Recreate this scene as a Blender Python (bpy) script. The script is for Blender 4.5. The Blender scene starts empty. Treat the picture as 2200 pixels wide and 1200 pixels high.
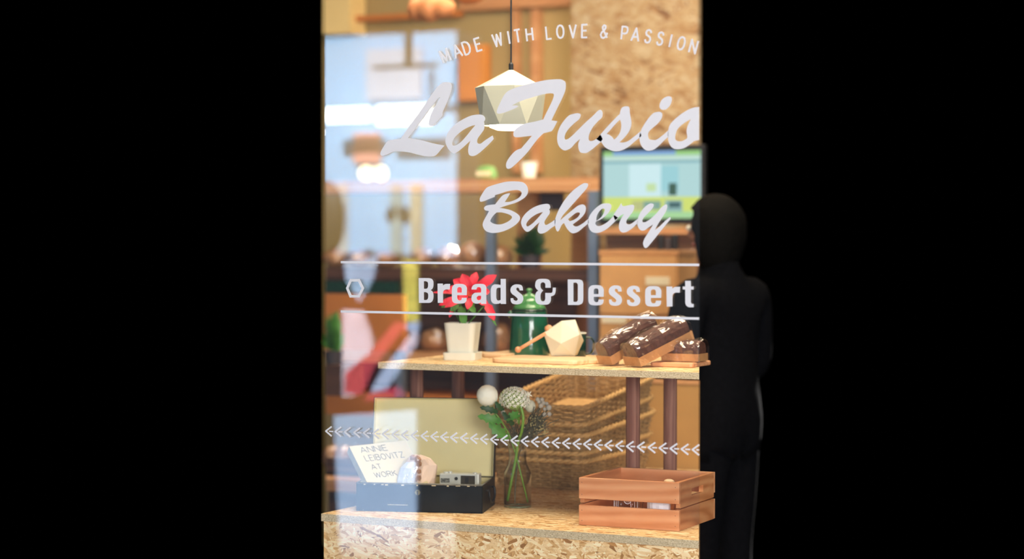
import bpy, bmesh, math, random
from mathutils import Vector, Matrix
from math import sin, cos, tan, pi, radians as R
random.seed(7)
S = bpy.context.scene
COL = S.collection

# ------------------------------------------------------------------ camera
YAW, FPX, EYE = R(27.0), 4500.0, 1.45
PITCH = math.atan(100.0 / FPX)
cam_d = bpy.data.cameras.new('camera'); cam = bpy.data.objects.new('camera', cam_d); COL.objects.link(cam)
cam.location = (0, 0, EYE); cam.rotation_euler = (pi/2 - PITCH, 0, YAW)
cam_d.sensor_fit = 'HORIZONTAL'; cam_d.sensor_width = 36; cam_d.lens = FPX*36/2200
cam_d.clip_start = .05; cam_d.clip_end = 100
cam_d.dof.use_dof = True; cam_d.dof.focus_distance = 5.0; cam_d.dof.aperture_fstop = 1.9
S.camera = cam
CAMR = Matrix.Rotation(YAW, 3, 'Z') @ Matrix.Rotation(pi/2 - PITCH, 3, 'X')

def at(px, py, Y=None, Z=None, D=None):
    """surveyed point of the place: sight line of the photograph met with the plane Y, the height Z or the range D"""
    d = CAMR @ Vector(((px-1100)/FPX, -(py-600)/FPX, -1))
    if Y is not None: t = Y/d.y
    elif Z is not None: t = (Z-EYE)/d.z
    else: t = D
    return Vector((0, 0, EYE)) + d*t

# ------------------------------------------------------------------ world and lights
S.view_settings.view_transform = 'Standard'; S.view_settings.look = 'None'
S.view_settings.gamma = 1; S.view_settings.use_curve_mapping = False
S.view_settings.exposure = 0.0
W = bpy.data.worlds.new('world'); S.world = W; W.use_nodes = True
nt = W.node_tree; nt.nodes.clear()
wo = nt.nodes.new('ShaderNodeOutputWorld'); bg = nt.nodes.new('ShaderNodeBackground')
tc = nt.nodes.new('ShaderNodeTexCoord'); sx = nt.nodes.new('ShaderNodeSeparateXYZ')
mr = nt.nodes.new('ShaderNodeMapRange'); mr.inputs[1].default_value = -.15; mr.inputs[2].default_value = .25
mr.inputs[3].default_value = 0.0; mr.inputs[4].default_value = 0.12
mx = nt.nodes.new('ShaderNodeMath'); mx.operation = 'MULTIPLY'; mx.inputs[1].default_value = -1
bg.inputs[0].default_value = (.75, .85, 1, 1)      # overcast light on the street side of the shop
nt.links.new(tc.outputs['Generated'], sx.inputs[0]); nt.links.new(sx.outputs['Y'], mx.inputs[0])
nt.links.new(mx.outputs[0], mr.inputs[0]); nt.links.new(mr.outputs[0], bg.inputs[1])
nt.links.new(bg.outputs[0], wo.inputs[0])

def lamp(name, kind, loc, target, energy, color, **kw):
    l = bpy.data.lights.new(name, kind); l.energy = energy; l.color = color
    for k, v in kw.items(): setattr(l, k, v)
    o = bpy.data.objects.new(name, l); COL.objects.link(o); o.location = loc
    o.rotation_euler = (Vector(target)-Vector(loc)).to_track_quat('-Z', 'Y').to_euler()
    return o
lamp('sun', 'SUN', (0, 10, 8.4), (0, 0, 0), 35, (1, .97, .92), angle=R(2))
lamp('daylight_over_street', 'AREA', (2.9, -1.2, 2.1), (-1.9, 5.0, .8), 560, (1, .97, .96), shape='RECTANGLE', size=3.5, size_y=2.5)
lamp('ceiling_light_front', 'AREA', (-2.05, 4.62, 2.72), (-2.2, 4.75, .7), 50, (1, .83, .6), shape='RECTANGLE', size=1.4, size_y=.5)
lamp('ceiling_light_middle', 'AREA', (-2.7, 6.3, 2.72), (-2.9, 6.9, 1.0), 38, (1, .82, .6), shape='RECTANGLE', size=1.8, size_y=.8)
lamp('ceiling_light_back', 'AREA', (-3.2, 6.9, 2.72), (-3.6, 8.2, 1.5), 42, (1, .82, .6), shape='RECTANGLE', size=2.0, size_y=.6)

# ------------------------------------------------------------------ materials
def lin(h):
    h = h.lstrip('#'); v = [int(h[i:i+2], 16)/255 for i in (0, 2, 4)]
    return tuple((c/12.92 if c <= .04045 else ((c+.055)/1.055)**2.4) for c in v) + (1,)
class NT:
    def __init__(s, name):
        s.m = bpy.data.materials.new(name); s.m.use_nodes = True; s.t = s.m.node_tree; s.t.nodes.clear()
        s.out = s.n('OutputMaterial')
    def n(s, k, **kw):
        x = s.t.nodes.new('ShaderNode'+k)
        for a, b in kw.items(): setattr(x, a, b)
        return x
    def l(s, a, b): s.t.links.new(a, b)
    def ramp(s, fac, stops):
        r = s.n('ValToRGB'); e = r.color_ramp.elements
        while len(e) < len(stops): e.new(.5)
        for k, (p, c) in enumerate(stops): e[k].position = p; e[k].color = c if len(c) == 4 else lin(c)
        s.l(fac, r.inputs[0]); return r.outputs[0]
    def coords(s, scale=(1, 1, 1), rot=(0, 0, 0)):
        c = s.n('TexCoord'); m = s.n('Mapping'); m.inputs['Scale'].default_value = scale; m.inputs['Rotation'].default_value = rot
        s.l(c.outputs['Object'], m.inputs[0]); return m.outputs[0]
    def noise(s, vec, scale, detail=3, dist=0):
        x = s.n('TexNoise'); x.inputs['Scale'].default_value = scale; x.inputs['Detail'].default_value = detail
        x.inputs['Distortion'].default_value = dist
        if vec: s.l(vec, x.inputs['Vector'])
        return x
    def mix(s, f, a, b, mode='MIX'):
        m = s.n('Mix', data_type='RGBA', blend_type=mode)
        for sock, v in ((0, f), (6, a), (7, b)):
            if isinstance(v, (int, float, tuple)): m.inputs[sock].default_value = v
            else: s.l(v, m.inputs[sock])
        return m.outputs[2]
    def bsdf(s, color, rough=.5, **kw):
        b = s.n('BsdfPrincipled')
        if isinstance(color, tuple): b.inputs['Base Color'].default_value = color
        else: s.l(color, b.inputs['Base Color'])
        b.inputs['Roughness'].default_value = rough
        for k, v in kw.items(): b.inputs[k.replace('_', ' ')].default_value = v
        s.l(b.outputs[0], s.out.inputs[0]); return b
    def bump(s, b, h, strength=.3, dist=.002):
        x = s.n('Bump'); x.inputs['Strength'].default_value = strength; x.inputs['Distance'].default_value = dist
        s.l(h, x.inputs['Height']); s.l(x.outputs[0], b.inputs['Normal'])

def plain(name, c, rough=.6, var=.08, nscale=30, bump=0, **kw):
    t = NT(name); n = t.noise(t.coords(), nscale)
    c = lin(c) if isinstance(c, str) else c
    lo = tuple(v*(1-var) for v in c[:3])+(1,); hi = tuple(min(1, v*(1+var)) for v in c[:3])+(1,)
    b = t.bsdf(t.ramp(n.outputs[0], [(.3, lo), (.7, hi)]), rough, **kw)
    if bump: t.bump(b, n.outputs[0], bump)
    return t.m

def osb(name, tone=1.0, scale=1.0):
    """strand board: long flat flakes lying in several directions"""
    t = NT(name); base = None; hts = None
    for k, (ang, st, sc) in enumerate(((85, 5, 26), (-50, 5.5, 26), (50, 5, 28), (-22, 6, 26), (18, 6, 24))):
        c = t.n('TexCoord'); add = t.n('VectorMath', operation='ADD')
        nz = t.noise(c.outputs['Object'], 9*scale, 2); sc1 = t.n('VectorMath', operation='SCALE'); sc1.inputs['Scale'].default_value = .05/scale
        t.l(nz.outputs['Color'], sc1.inputs[0]); t.l(c.outputs['Object'], add.inputs[0]); t.l(sc1.outputs[0], add.inputs[1])
        m = t.n('Mapping', vector_type='TEXTURE'); m.inputs['Rotation'].default_value = (R(ang*.4), R(ang), R(ang*.7))
        m.inputs['Scale'].default_value = (st/scale, 1/scale, 1/scale); t.l(add.outputs[0], m.inputs[0])
        v = t.n('TexVoronoi'); v.inputs['Scale'].default_value = sc*5.2; t.l(m.outputs[0], v.inputs['Vector'])
        sep = t.n('SeparateColor'); t.l(v.outputs['Color'], sep.inputs[0])
        col = t.ramp(sep.outputs[0], [(0, '#93683a'), (.07, '#bb8c54'), (.25, '#d6b27c'), (.6, '#e4c99a'), (.88, '#efdcb4'), (1, '#f6e8c6')])
        if base is None: base = col
        else:
            msk = t.n('Math', operation='GREATER_THAN'); msk.inputs[1].default_value = .58; t.l(sep.outputs[1], msk.inputs[0])
            base = t.mix(msk.outputs[0], base, col)
    # fibre streaks and dark resin flecks
    n2 = t.noise(t.coords((30*scale, 260*scale, 260*scale), (0, R(30), R(20))), 1, 3)
    base = t.mix(.35, base, t.ramp(n2.outputs[0], [(.3, '#b98f5e'), (.7, '#ffffff')]), 'MULTIPLY')
    n3 = t.noise(t.coords((50*scale, 230*scale, 230*scale), (R(20), R(-28), R(12))), 1, 2, 1.2)
    base = t.mix(1.0, base, t.ramp(n3.outputs[0], [(.22, '#7a5430'), (.33, '#ffffff')]), 'MULTIPLY')
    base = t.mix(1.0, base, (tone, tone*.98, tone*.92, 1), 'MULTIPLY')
    b = t.bsdf(base, .55); t.bump(b, n3.outputs[0], .25, .001)
    return t.m

def osb_edge(name):
    t = NT(name); n = t.noise(t.coords((1, 1, 2.5)), 220, 4); n2 = t.noise(t.coords((40, 40, 160)), 1, 2)
    c = t.ramp(n.outputs[0], [(.3, '#8f7a58'), (.42, '#dcc69c'), (.6, '#efdcb6'), (.75, '#fbf0d2')])
    c = t.mix(.25, c, t.ramp(n2.outputs[0], [(.3, '#9a8a6a'), (.6, '#ffffff')]), 'MULTIPLY')
    b = t.bsdf(c, .8); t.bump(b, n.outputs[0], .5, .002); return t.m

def wood(name, c1, c2, c3, grain=(3, 40, 40), rot=(0, 0, 0), rough=.45, sc=1.0):
    t = NT(name); v = t.coords(tuple(g*sc for g in grain), rot); n = t.noise(v, 1, 5, 1.2)
    w = t.n('TexWave', wave_type='RINGS'); w.inputs['Scale'].default_value = .55; w.inputs['Distortion'].default_value = 5
    w.inputs['Detail'].default_value = 3; w.inputs['Detail Scale'].default_value = .8; t.l(v, w.inputs[0])
    a = t.ramp(n.outputs[0], [(.25, c1), (.5, c2), (.75, c3)])
    b_ = t.ramp(w.outputs[0], [(0, c1), (.35, c2), (1, c3)])
    b = t.bsdf(t.mix(.45, a, b_), rough); t.bump(b, n.outputs[0], .15, .001); return t.m

M = {}
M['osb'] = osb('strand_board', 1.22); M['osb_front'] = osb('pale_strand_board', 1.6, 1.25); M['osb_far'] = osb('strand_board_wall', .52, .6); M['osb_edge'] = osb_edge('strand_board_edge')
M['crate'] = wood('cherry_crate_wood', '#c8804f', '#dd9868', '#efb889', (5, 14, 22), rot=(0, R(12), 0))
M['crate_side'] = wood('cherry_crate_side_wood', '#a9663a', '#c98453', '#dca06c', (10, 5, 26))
M['leg'] = wood('dark_beech_leg', '#6d4438', '#8a5c4c', '#a97c66', (60, 60, 5), rough=.75)
M['board'] = wood('pale_beech', '#dcae7c', '#ecc596', '#f6dab2', (5, 30, 60), rough=.5)
M['board_red'] = wood('orange_beech', '#cf8a5c', '#e39f6e', '#efb585', (5, 30, 60))
M['rackwood'] = wood('pine_rack_wood', '#b17a4c', '#c6905f', '#d8a878', (2, 20, 20))
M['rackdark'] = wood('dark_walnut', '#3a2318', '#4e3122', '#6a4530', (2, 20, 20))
M['steel'] = plain('brushed_steel', '#8f9aa6', .38, .1, 12, Metallic=.7)
M['white'] = plain('white_ceramic', '#e4e6da', .4, .02)
M['vinyl'] = plain('white_vinyl', '#ecebf0', .5, .01)
M['poly'] = plain('white_plaster', '#e2dcc2', .6, .015)
M['enamel'] = plain('green_enamel', '#1c5a3e', .16, .25, 12, Coat_Weight=.7)
M['enamel_lid'] = plain('green_enamel_lid', '#4c8c50', .18, .15, 20, Coat_Weight=.6)
M['darkgreen'] = plain('dark_green_enamel', '#123626', .2, .1, Coat_Weight=.5)
M['black'] = plain('matte_black', '#141517', .5, .15)
M['cloth_black'] = plain('black_cloth', (.0035, .0038, .005, 1), 1, .2, 60, Specular_IOR_Level=.05)
M['hair'] = plain('black_hair', (.003, .0028, .0025, 1), .8, .3, 80, Specular_IOR_Level=.08)
M['skin'] = plain('skin', '#c08f72', .6, .05)
M['cream'] = plain('cream_enamel', '#e6dba4', .5, .05, 8)
M['paper'] = plain('cream_paper', '#c9be98', .7, .03)
M['page'] = plain('book_pages', '#c7bf9f', .8, .1, 100)
M['ink'] = plain('olive_ink', '#453d1c', .7, .05)
M['pink'] = plain('pale_pink_paper', '#ecd2be', .6, .05, 40, .3)
M['silver'] = plain('satin_silver', '#c9cdc6', .35, .04, Metallic=.25)
M['petal'] = plain('white_petal', '#fdfde8', .6, .04, 60)
M['petalgreen'] = plain('lime_petal', '#dfe8a4', .6, .1, 60)
M['leaf'] = plain('fresh_leaf', '#4f8a34', .5, .3, 40)
M['leafdark'] = plain('dark_leaf', '#22491c', .5, .3, 40)
M['stem'] = plain('green_stem', '#77a23c', .45, .15, 60)
M['brunia'] = plain('grey_bud', '#b3ad9d', .8, .1, 120, .4)
M['dry'] = plain('dried_flower', '#ab9f6c', .8, .25, 60)
M['drydark'] = plain('dried_stem', '#5d5a47', .8, .25, 60)
M['red'] = plain('red_bract', '#e8263f', .5, .22, 30)
M['soil'] = plain('soil', '#4a2c22', .9, .3, 90)
M['shade'] = plain('lamp_shade_enamel', '#d8d8c0', .5, .02)
M['loaf'] = plain('dark_crust', '#5e3a2c', .75, .35, 90, .6)
M['loafcut'] = plain('crumb', '#c98d57', .8, .12, 90)
M['bread'] = plain('brown_bread', '#b58458', .8, .35, 25, .5)
M['kraft'] = plain('kraft_paper', '#c58f5a', .75, .1, 30)
M['label'] = plain('pale_label', '#e9dcb8', .7, .04)
M['olive'] = plain('olive_plaster', '#a8925f', .8, .06, 3)
M['yellowwall'] = plain('warm_cream_plaster', '#fbdc94', .8, .04, 3)
M['orangebox'] = plain('orange_board', '#d98f40', .7, .08, 5)
M['orangepanel'] = plain('orange_timber', '#c87a36', .6, .12, 6)
M['tan'] = plain('tan_particle_board', '#cf9a5e', .7, .07, 18)
M['greenitem'] = plain('green_packet', '#7fae67', .5, .1)
M['darkboard'] = plain('dark_slate', '#41393c', .7, .1)
M['cream_plaster'] = plain('ceiling_plaster', '#e8dcc0', .9, .03)
M['floor'] = plain('floor_concrete', '#8a7a66', .8, .1, 4)
def navy():
    t = NT('chipped_navy_paint'); n = t.noise(t.coords((1, 1, 1)), 90, 4); n2 = t.noise(t.coords(), 14, 3)
    c = t.ramp(n2.outputs[0], [(.3, '#0f1418'), (.7, '#1b2126')])
    c = t.mix(t.ramp(n.outputs[0], [(.735, (0, 0, 0, 1)), (.75, (1, 1, 1, 1))]), c, lin('#a9a48c'))
    t.bsdf(c, .35, Specular_IOR_Level=.3); return t.m
M['navy'] = navy()
def emis(name, c, s):
    t = NT(name); e = t.n('Emission'); e.inputs[0].default_value = lin(c); e.inputs[1].default_value = s
    t.l(e.outputs[0], t.out.inputs[0]); return t.m
M['bulb'] = emis('lit_bulb', '#fff2d8', 9)
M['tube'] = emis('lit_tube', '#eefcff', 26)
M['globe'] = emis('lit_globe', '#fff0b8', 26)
def glassy(name, fac, tint=(1, 1, 1, 1), rough=0.0, fres=False):
    t = NT(name); tr = t.n('BsdfTransparent'); gl = t.n('BsdfGlossy'); mxs = t.n('MixShader')
    tr.inputs[0].default_value = tint; gl.inputs['Roughness'].default_value = rough
    if fres:
        lw = t.n('LayerWeight'); lw.inputs[0].default_value = fac; t.l(lw.outputs['Fresnel' if fres == 1 else 'Facing'], mxs.inputs[0])
    else: mxs.inputs[0].default_value = fac
    t.l(tr.outputs[0], mxs.inputs[1]); t.l(gl.outputs[0], mxs.inputs[2]); t.l(mxs.outputs[0], t.out.inputs[0]); return t.m
M['pane'] = glassy('window_glass', .075)
M['vase'] = glassy('clear_glass', .22, (.985, .99, .975, 1), .02, 2)
M['cello'] = glassy('cellophane', .17, (.97, .95, .92, 1), .10)
def cellomat():
    t = NT('crinkled_cellophane'); tr = t.n('BsdfTransparent'); gl = t.n('BsdfGlossy'); mxs = t.n('MixShader'); mxs.inputs[0].default_value = .14
    gl.inputs['Roughness'].default_value = .12; n = t.noise(t.coords((.5, 1, 1)), 30, 2, 1.2); bp = t.n('Bump')
    bp.inputs['Strength'].default_value = .6; bp.inputs['Distance'].default_value = .006
    t.l(n.outputs[0], bp.inputs['Height']); t.l(bp.outputs[0], gl.inputs['Normal'])
    t.l(tr.outputs[0], mxs.inputs[1]); t.l(gl.outputs[0], mxs.inputs[2]); t.l(mxs.outputs[0], t.out.inputs[0]); return t.m
M['cello'] = cellomat()
def wicker():
    t = NT('wicker'); n = t.noise(t.coords((30, 30, 90)), 3, 3)
    b = t.bsdf(t.ramp(n.outputs[0], [(.25, '#80603a'), (.5, '#ae8a56'), (.75, '#d0ac78')]), .6); return t.m
M['wicker'] = wicker()
M['wickerrim'] = plain('pale_wicker_rim', '#d2a768', .6, .15, 200)
M['wickerfloor'] = wood('wicker_base', '#caa062', '#dfb87c', '#efcd96', (30, 30, 1), rough=.6)

# ------------------------------------------------------------------ mesh helpers
def tag(o, label=None, cat=None, group=None, kind=None):
    if label: o['label'] = label
    if cat: o['category'] = cat
    if group: o['group'] = group
    if kind: o['kind'] = kind
    return o
def thing(name, label, cat, loc=(0, 0, 0), rot=None, group=None):
    o = bpy.data.objects.new(name, None); COL.objects.link(o); o.location = loc; o.empty_display_size = .02
    if rot is not None: o.rotation_euler = rot
    return tag(o, label, cat, group)
def obj(name, bm, mat, parent=None, local=False, smooth=False, bevel=0, label=None, sub=0, mats=None):
    """link a bmesh as ONE object; world coordinates unless local"""
    bmesh.ops.recalc_face_normals(bm, faces=bm.faces[:])
    if bevel:
        es = [e for e in bm.edges if len(e.link_faces) == 2 and e.calc_face_angle(0) > .6]
        bmesh.ops.bevel(bm, geom=es, offset=bevel, segments=2, profile=.5, affect='EDGES', clamp_overlap=True)
    me = bpy.data.meshes.new(name)
    if parent is not None and not local:
        off = Vector((0, 0, 0)); p = parent
        while p is not None: off += Vector(p.location); p = p.parent
        bmesh.ops.translate(bm, vec=-off, verts=bm.verts[:])
    bm.to_mesh(me); bm.free(); me.materials.append(mat)
    for m_ in (mats or ()): me.materials.append(m_)
    if smooth:
        for p in me.polygons: p.use_smooth = True
    o = bpy.data.objects.new(name, me); COL.objects.link(o); o.parent = parent
    if sub:
        md = o.modifiers.new('sub', 'SUBSURF'); md.levels = sub; md.render_levels = sub
    if label: o['label'] = label
    return o
def NB(): return bmesh.new()
def box(bm, lo, hi, rot=None, cen=None):
    lo, hi = Vector(lo), Vector(hi); vs = [bm.verts.new((x, y, z)) for x in (lo.x, hi.x) for y in (lo.y, hi.y) for z in (lo.z, hi.z)]
    for f in ((0, 1, 3, 2), (4, 6, 7, 5), (0, 4, 5, 1), (2, 3, 7, 6), (0, 2, 6, 4), (1, 5, 7, 3)): bm.faces.new([vs[i] for i in f])
    if rot is not None:
        bmesh.ops.rotate(bm, cent=cen if cen is not None else (lo+hi)/2, matrix=rot, verts=vs)
    return vs
def hexa(bm, b4, t4):
    """solid from four bottom and four top points"""
    b = [bm.verts.new(v) for v in b4]; t = [bm.verts.new(v) for v in t4]
    bm.faces.new(b[::-1]); bm.faces.new(t)
    for i in range(4): bm.faces.new((b[i], b[(i+1) % 4], t[(i+1) % 4], t[i]))
def slab(bm, pts, z0, z1):
    """prism standing on a ground polygon"""
    b = [bm.verts.new((p[0], p[1], z0)) for p in pts]; t = [bm.verts.new((p[0], p[1], z1)) for p in pts]
    bm.faces.new(b[::-1]); bm.faces.new(t); n = len(pts)
    for i in range(n): bm.faces.new((b[i], b[(i+1) % n], t[(i+1) % n], t[i]))
def loft(bm, rings, close=True, caps=True):
    """rings of equal-length point lists"""
    vr = [[bm.verts.new(p) for p in r] for r in rings]; n = len(vr[0])
    for a, b in zip(vr, vr[1:]):
        for i in range(n if close else n-1): bm.faces.new((a[i], a[(i+1) % n], b[(i+1) % n], b[i]))
    if caps:
        if len(vr[0]) > 2: bm.faces.new(vr[0][::-1]); bm.faces.new(vr[-1])
    return vr
def lathe(bm, prof, c, seg=32, axis='Z', caps=True):
    rings = []
    for r, h in prof:
        ring = []
        for i in range(seg):
            a = 2*pi*i/seg; p = Vector((max(r, 1e-4)*cos(a), max(r, 1e-4)*sin(a), h))
            if axis == 'X': p = Vector((p.z, p.x, p.y))
            ring.append(Vector(c)+p)
        rings.append(ring)
    return loft(bm, rings, True, caps)
def tube(bm, pts, rad, seg=8, caps=True, closed=False):
    pts = [Vector(p) for p in pts]; n = len(pts); rr = rad if isinstance(rad, (list, tuple)) else [rad]*n
    rings = []; prev = None
    for i, p in enumerate(pts):
        a = pts[(i-1) % n] if (i > 0 or closed) else p; b = pts[(i+1) % n] if (i < n-1 or closed) else p
        t = (b-a).normalized()
        if prev is None: prev = t.orthogonal().normalized()
        nrm = (prev - t*prev.dot(t)).normalized(); prev = nrm; bn = t.cross(nrm)
        rings.append([p + (nrm*cos(2*pi*k/seg)+bn*sin(2*pi*k/seg))*rr[i] for k in range(seg)])
    if closed: rings.append(rings[0]); caps = False
    loft(bm, rings, True, caps)
    if closed: bmesh.ops.remove_doubles(bm, verts=bm.verts[:], dist=1e-6)
def ball(bm, c, r, u=16, v=10, sc=(1, 1, 1)):
    res = bmesh.ops.create_uvsphere(bm, u_segments=u, v_segments=v, radius=r)
    for x in res['verts']: x.co = Vector(c)+Vector((x.co.x*sc[0], x.co.y*sc[1], x.co.z*sc[2]))
def curve3(pts, n=8):
    """Catmull-Rom through 3-D points"""
    P = [Vector(p) for p in pts]; P = [P[0]*2-P[1]]+P+[P[-1]*2-P[-2]]; out = []
    for i in range(1, len(P)-2):
        for k in range(n):
            t = k/n; a, b, c, d = P[i-1:i+3]
            out.append(.5*((2*b)+(c-a)*t+(2*a-5*b+4*c-d)*t*t+(3*b-a-3*c+d)*t**3))
    out.append(P[-2]); return out
def place(o, loc, rz=0):
    o.location = loc; o.rotation_euler = (0, 0, rz); return o
def dup(root, loc, rot, label=None):
    r = root.copy(); COL.objects.link(r); r.location = loc; r.rotation_euler = rot
    if label: r['label'] = label
    for ch in root.children:
        c = ch.copy(); COL.objects.link(c); c.parent = r
        for g in ch.children:
            d = g.copy(); COL.objects.link(d); d.parent = c
    return r
def struct(name, bm, mat, **kw):
    o = obj(name, bm, mat, **kw); o['kind'] = 'structure'; return o

GY = 4.28                      # plane of the shop window
ZC = .746                      # counter top
ZS = 1.115                     # top of the display stand
def wallslab(bm, x0, x1, y0, y1, Y, th):
    """upright board in the plane Y between sight lines x0..x1 and heights of y0..y1 at its middle"""
    xm = (x0+x1)/2; zt = at(xm, y0, Y=Y).z; zb = at(xm, y1, Y=Y).z
    a = at(x0, 600, Y=Y); b = at(x1, 600, Y=Y)
    box(bm, (a.x, Y, zb), (b.x, Y+th, zt)); return a.x, b.x, zb, zt

# ------------------------------------------------------------------ setting
bm = NB(); a = at(696, 600, Y=8.25); b = at(1236, 600, Y=8.25); box(bm, (a.x, 8.25, 0), (b.x, 8.4, 2.8)); struct('wall_back', bm, M['olive'])
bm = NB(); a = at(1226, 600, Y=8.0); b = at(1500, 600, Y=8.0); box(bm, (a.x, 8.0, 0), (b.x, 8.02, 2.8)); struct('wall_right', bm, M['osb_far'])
bm = NB(); a = at(696, 600, Y=8.1); b = at(752, 600, Y=8.1); box(bm, (a.x, 8.1, at(724, 72, Y=8.1).z), (b.x, 8.24, 2.8)); struct('wall_left', bm, M['yellowwall'])
bm = NB(); box(bm, (-6, 3.9, 2.8), (1, 8.5, 2.95)); struct('ceiling', bm, M['cream_plaster'])
bm = NB(); slab(bm, [at(700, 600, Y=4.6)[:2], at(1500, 600, Y=4.6)[:2], at(1500, 600, Y=8.2)[:2], at(700, 600, Y=8.2)[:2]], -.1, 0); struct('floor', bm, M['floor'])
bm = NB(); a = at(698, 600, Y=GY); b = at(1502, 600, Y=GY); zt = at(1100, -30, Y=GY).z
box(bm, (a.x, GY, .35), (b.x, GY+.006, zt)); struct('window_1', bm, M['pane'])

# ------------------------------------------------------------------ vinyl lettering on the window
def smooth2(pts, n=6):
    """closed outline; a third element marks a corner"""
    N = len(pts); out = []
    for i in range(N):
        p0, p1, p2, p3 = (pts[(i+k) % N] for k in (-1, 0, 1, 2)); c1, c2 = len(p1) > 2, len(p2) > 2
        a, b, c, d = (Vector(p[:2]) for p in (p0, p1, p2, p3))
        if c1 and c2: out.append(b); continue
        L = (c-b).length
        m1 = (c-b) if c1 else (c-a)*.5; m2 = (c-b) if c2 else (d-b)*.5
        if m1.length > 1.2*L: m1 *= 1.2*L/m1.length
        if m2.length > 1.2*L: m2 *= 1.2*L/m2.length
        for k in range(n):
            t = k/n; out.append((2*t**3-3*t*t+1)*b+(t**3-2*t*t+t)*m1+(-2*t**3+3*t*t)*c+(t**3-t*t)*m2)
    return out
def gp(px, py): 
    p = at(px, py, Y=GY-.0006); return (p.x, p.z)
def fill_outline(loops, th=.0006):
    cu = bpy.data.curves.new('tmp', 'CURVE'); cu.dimensions = '2D'; cu.fill_mode = 'BOTH'; cu.extrude = th/2
    for lp in loops:
        sp = cu.splines.new('POLY'); sp.points.add(len(lp)-1)
        for q, p in zip(sp.points, lp): q.co = (p[0], p[1], 0, 1)
        sp.use_cyclic_u = True
    ob = bpy.data.objects.new('tmp', cu); COL.objects.link(ob)
    dg = bpy.context.evaluated_depsgraph_get(); me = bpy.data.meshes.new_from_object(ob.evaluated_get(dg))
    bm = NB(); bm.from_mesh(me); bpy.data.objects.remove(ob); bpy.data.meshes.remove(me); bpy.data.curves.remove(cu)
    for v in bm.verts: v.co = Vector((v.co.x, GY-.0006+v.co.z, v.co.y))
    return bm
def merge(bms):
    out = NB()
    for b in bms:
        me = bpy.data.meshes.new('t'); b.to_mesh(me); b.free(); out.from_mesh(me); bpy.data.meshes.remove(me)
    return out
def glyph(loops, ox, oy, s, dx=0, dy=0, sc=(1, 1), org=(0, 0)):
    ls = []
    for lp in loops:
        ls.append([gp(ox+((p.x-org[0])*sc[0]+org[0]+dx)/s, oy+((p.y-org[1])*sc[1]+org[1]+dy)/s) for p in smooth2(lp)])
    return fill_outline(ls)
c = 1
L_ = [[(965,98),(1005,105),(1022,135),(1022,180),(1008,240),(975,330),(930,430),(905,490,c),(905,525,c),(880,560),(800,640),(765,662),(735,655),(725,620),(735,570),(770,480),(820,390),(865,310),(878,290,c),(850,305),(780,395),(730,455),(690,510),(640,580),(590,645),(530,730),(460,815,c),(540,830),(640,848),(780,885),(930,915,c),(890,960),(830,1030),(790,1052),(700,1055),(600,1035),(480,1005),(370,992),(270,995),(190,1030),(130,1045),(105,1030),(110,990),(150,920),(190,865),(230,845),(300,832),(365,828,c),(440,715),(530,590),(620,470),(700,350),(780,235),(850,145),(910,105)]]
a_ = [[(1390,515),(1430,530),(1452,560),(1450,590),(1435,605,c),(1443,640),(1440,700),(1410,750),(1360,820),(1350,870),(1370,890),(1400,888),(1450,850),(1510,810),(1550,785,c),(1565,830,c),(1500,900),(1420,975),(1350,1030),(1300,1050),(1255,1040),(1237,1000),(1240,930),(1265,850,c),(1200,910),(1120,980),(1060,1015),(1030,1010),(985,965),(950,900),(942,840),(960,770),(1010,695),(1090,625),(1190,565),(1290,525)],
      [(1330,650,c),(1270,665),(1170,715),(1080,790),(1035,855),(1028,890),(1040,915),(1080,910),(1140,870),(1210,795),(1270,720)]]
F_ = [[(1180,30),(1240,35),(1285,65),(1293,110),(1285,180),(1240,290),(1180,410),(1108,560,c),(1185,570,c),(1150,640),(1115,695),(1080,708),(1005,728,c),(940,790),(880,865),(800,970),(700,1075),(600,1165),(550,1185),(525,1160),(530,1100),(580,1020),(650,950),(720,920,c),(780,850),(858,758,c),(760,770),(680,778),(640,775),(620,755),(622,710),(650,670),(720,620),(800,595),(900,575),(1003,548,c),(1040,470),(1090,370),(1130,280),(1140,230),(1130,215,c),(1080,212),(980,230),(860,265),(760,295),(670,330),(595,370,c),(660,368),(682,378,c),(650,400),(580,430),(500,460),(430,475),(405,460),(410,420),(440,350),(490,250),(540,190),(620,150),(760,105),(900,70),(1050,40)]]
u_ = [[(-60,480),(0,468),(42,480),(43,510),(20,550),(-40,600),(-110,670),(-150,730),(-162,780),(-150,808),(-110,795),(-50,745),(0,695),(100,595),(200,505),(265,440),(300,425),(325,455),(320,520),(265,575),(200,650),(155,740),(148,800),(165,825),(205,822),(245,800),(300,742,c),(330,800,c),(305,838,c),(250,885),(190,935),(130,975),(90,983),(40,970),(18,920),(15,860),(38,798,c),(-20,850),(-80,915),(-150,948),(-200,930),(-240,880),(-257,810),(-250,720),(-215,630),(-150,540),(-100,495)]]
s_ = [[(620,380),(660,383),(675,410),(680,470),(695,550),(697,620),(670,700),(610,780),(545,843,c),(600,845),(660,825),(740,765),(812,705,c),(830,760,c),(740,835),(660,900),(580,945),(500,960),(430,945),(360,905),(310,840,c),(245,800,c),(310,730),(400,630),(500,525),(550,478,c),(560,430),(580,395)],
      [(553,550,c),(565,590),(568,650),(550,720),(510,780),(475,808,c),(450,775),(410,745),(380,735,c),(430,680),(500,600)]]
i_ = [[(1020,455),(1060,450),(1090,465),(1097,500),(1080,550),(1030,610),(960,670),(920,715),(915,770),(935,805),(975,812),(1020,810),(1080,770),(1130,730),(1175,690,c),(1175,770,c),(1120,820),(1060,880),(990,935),(920,953),(870,935),(825,880),(803,800),(815,710),(860,620),(930,520),(980,470)]]
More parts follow.
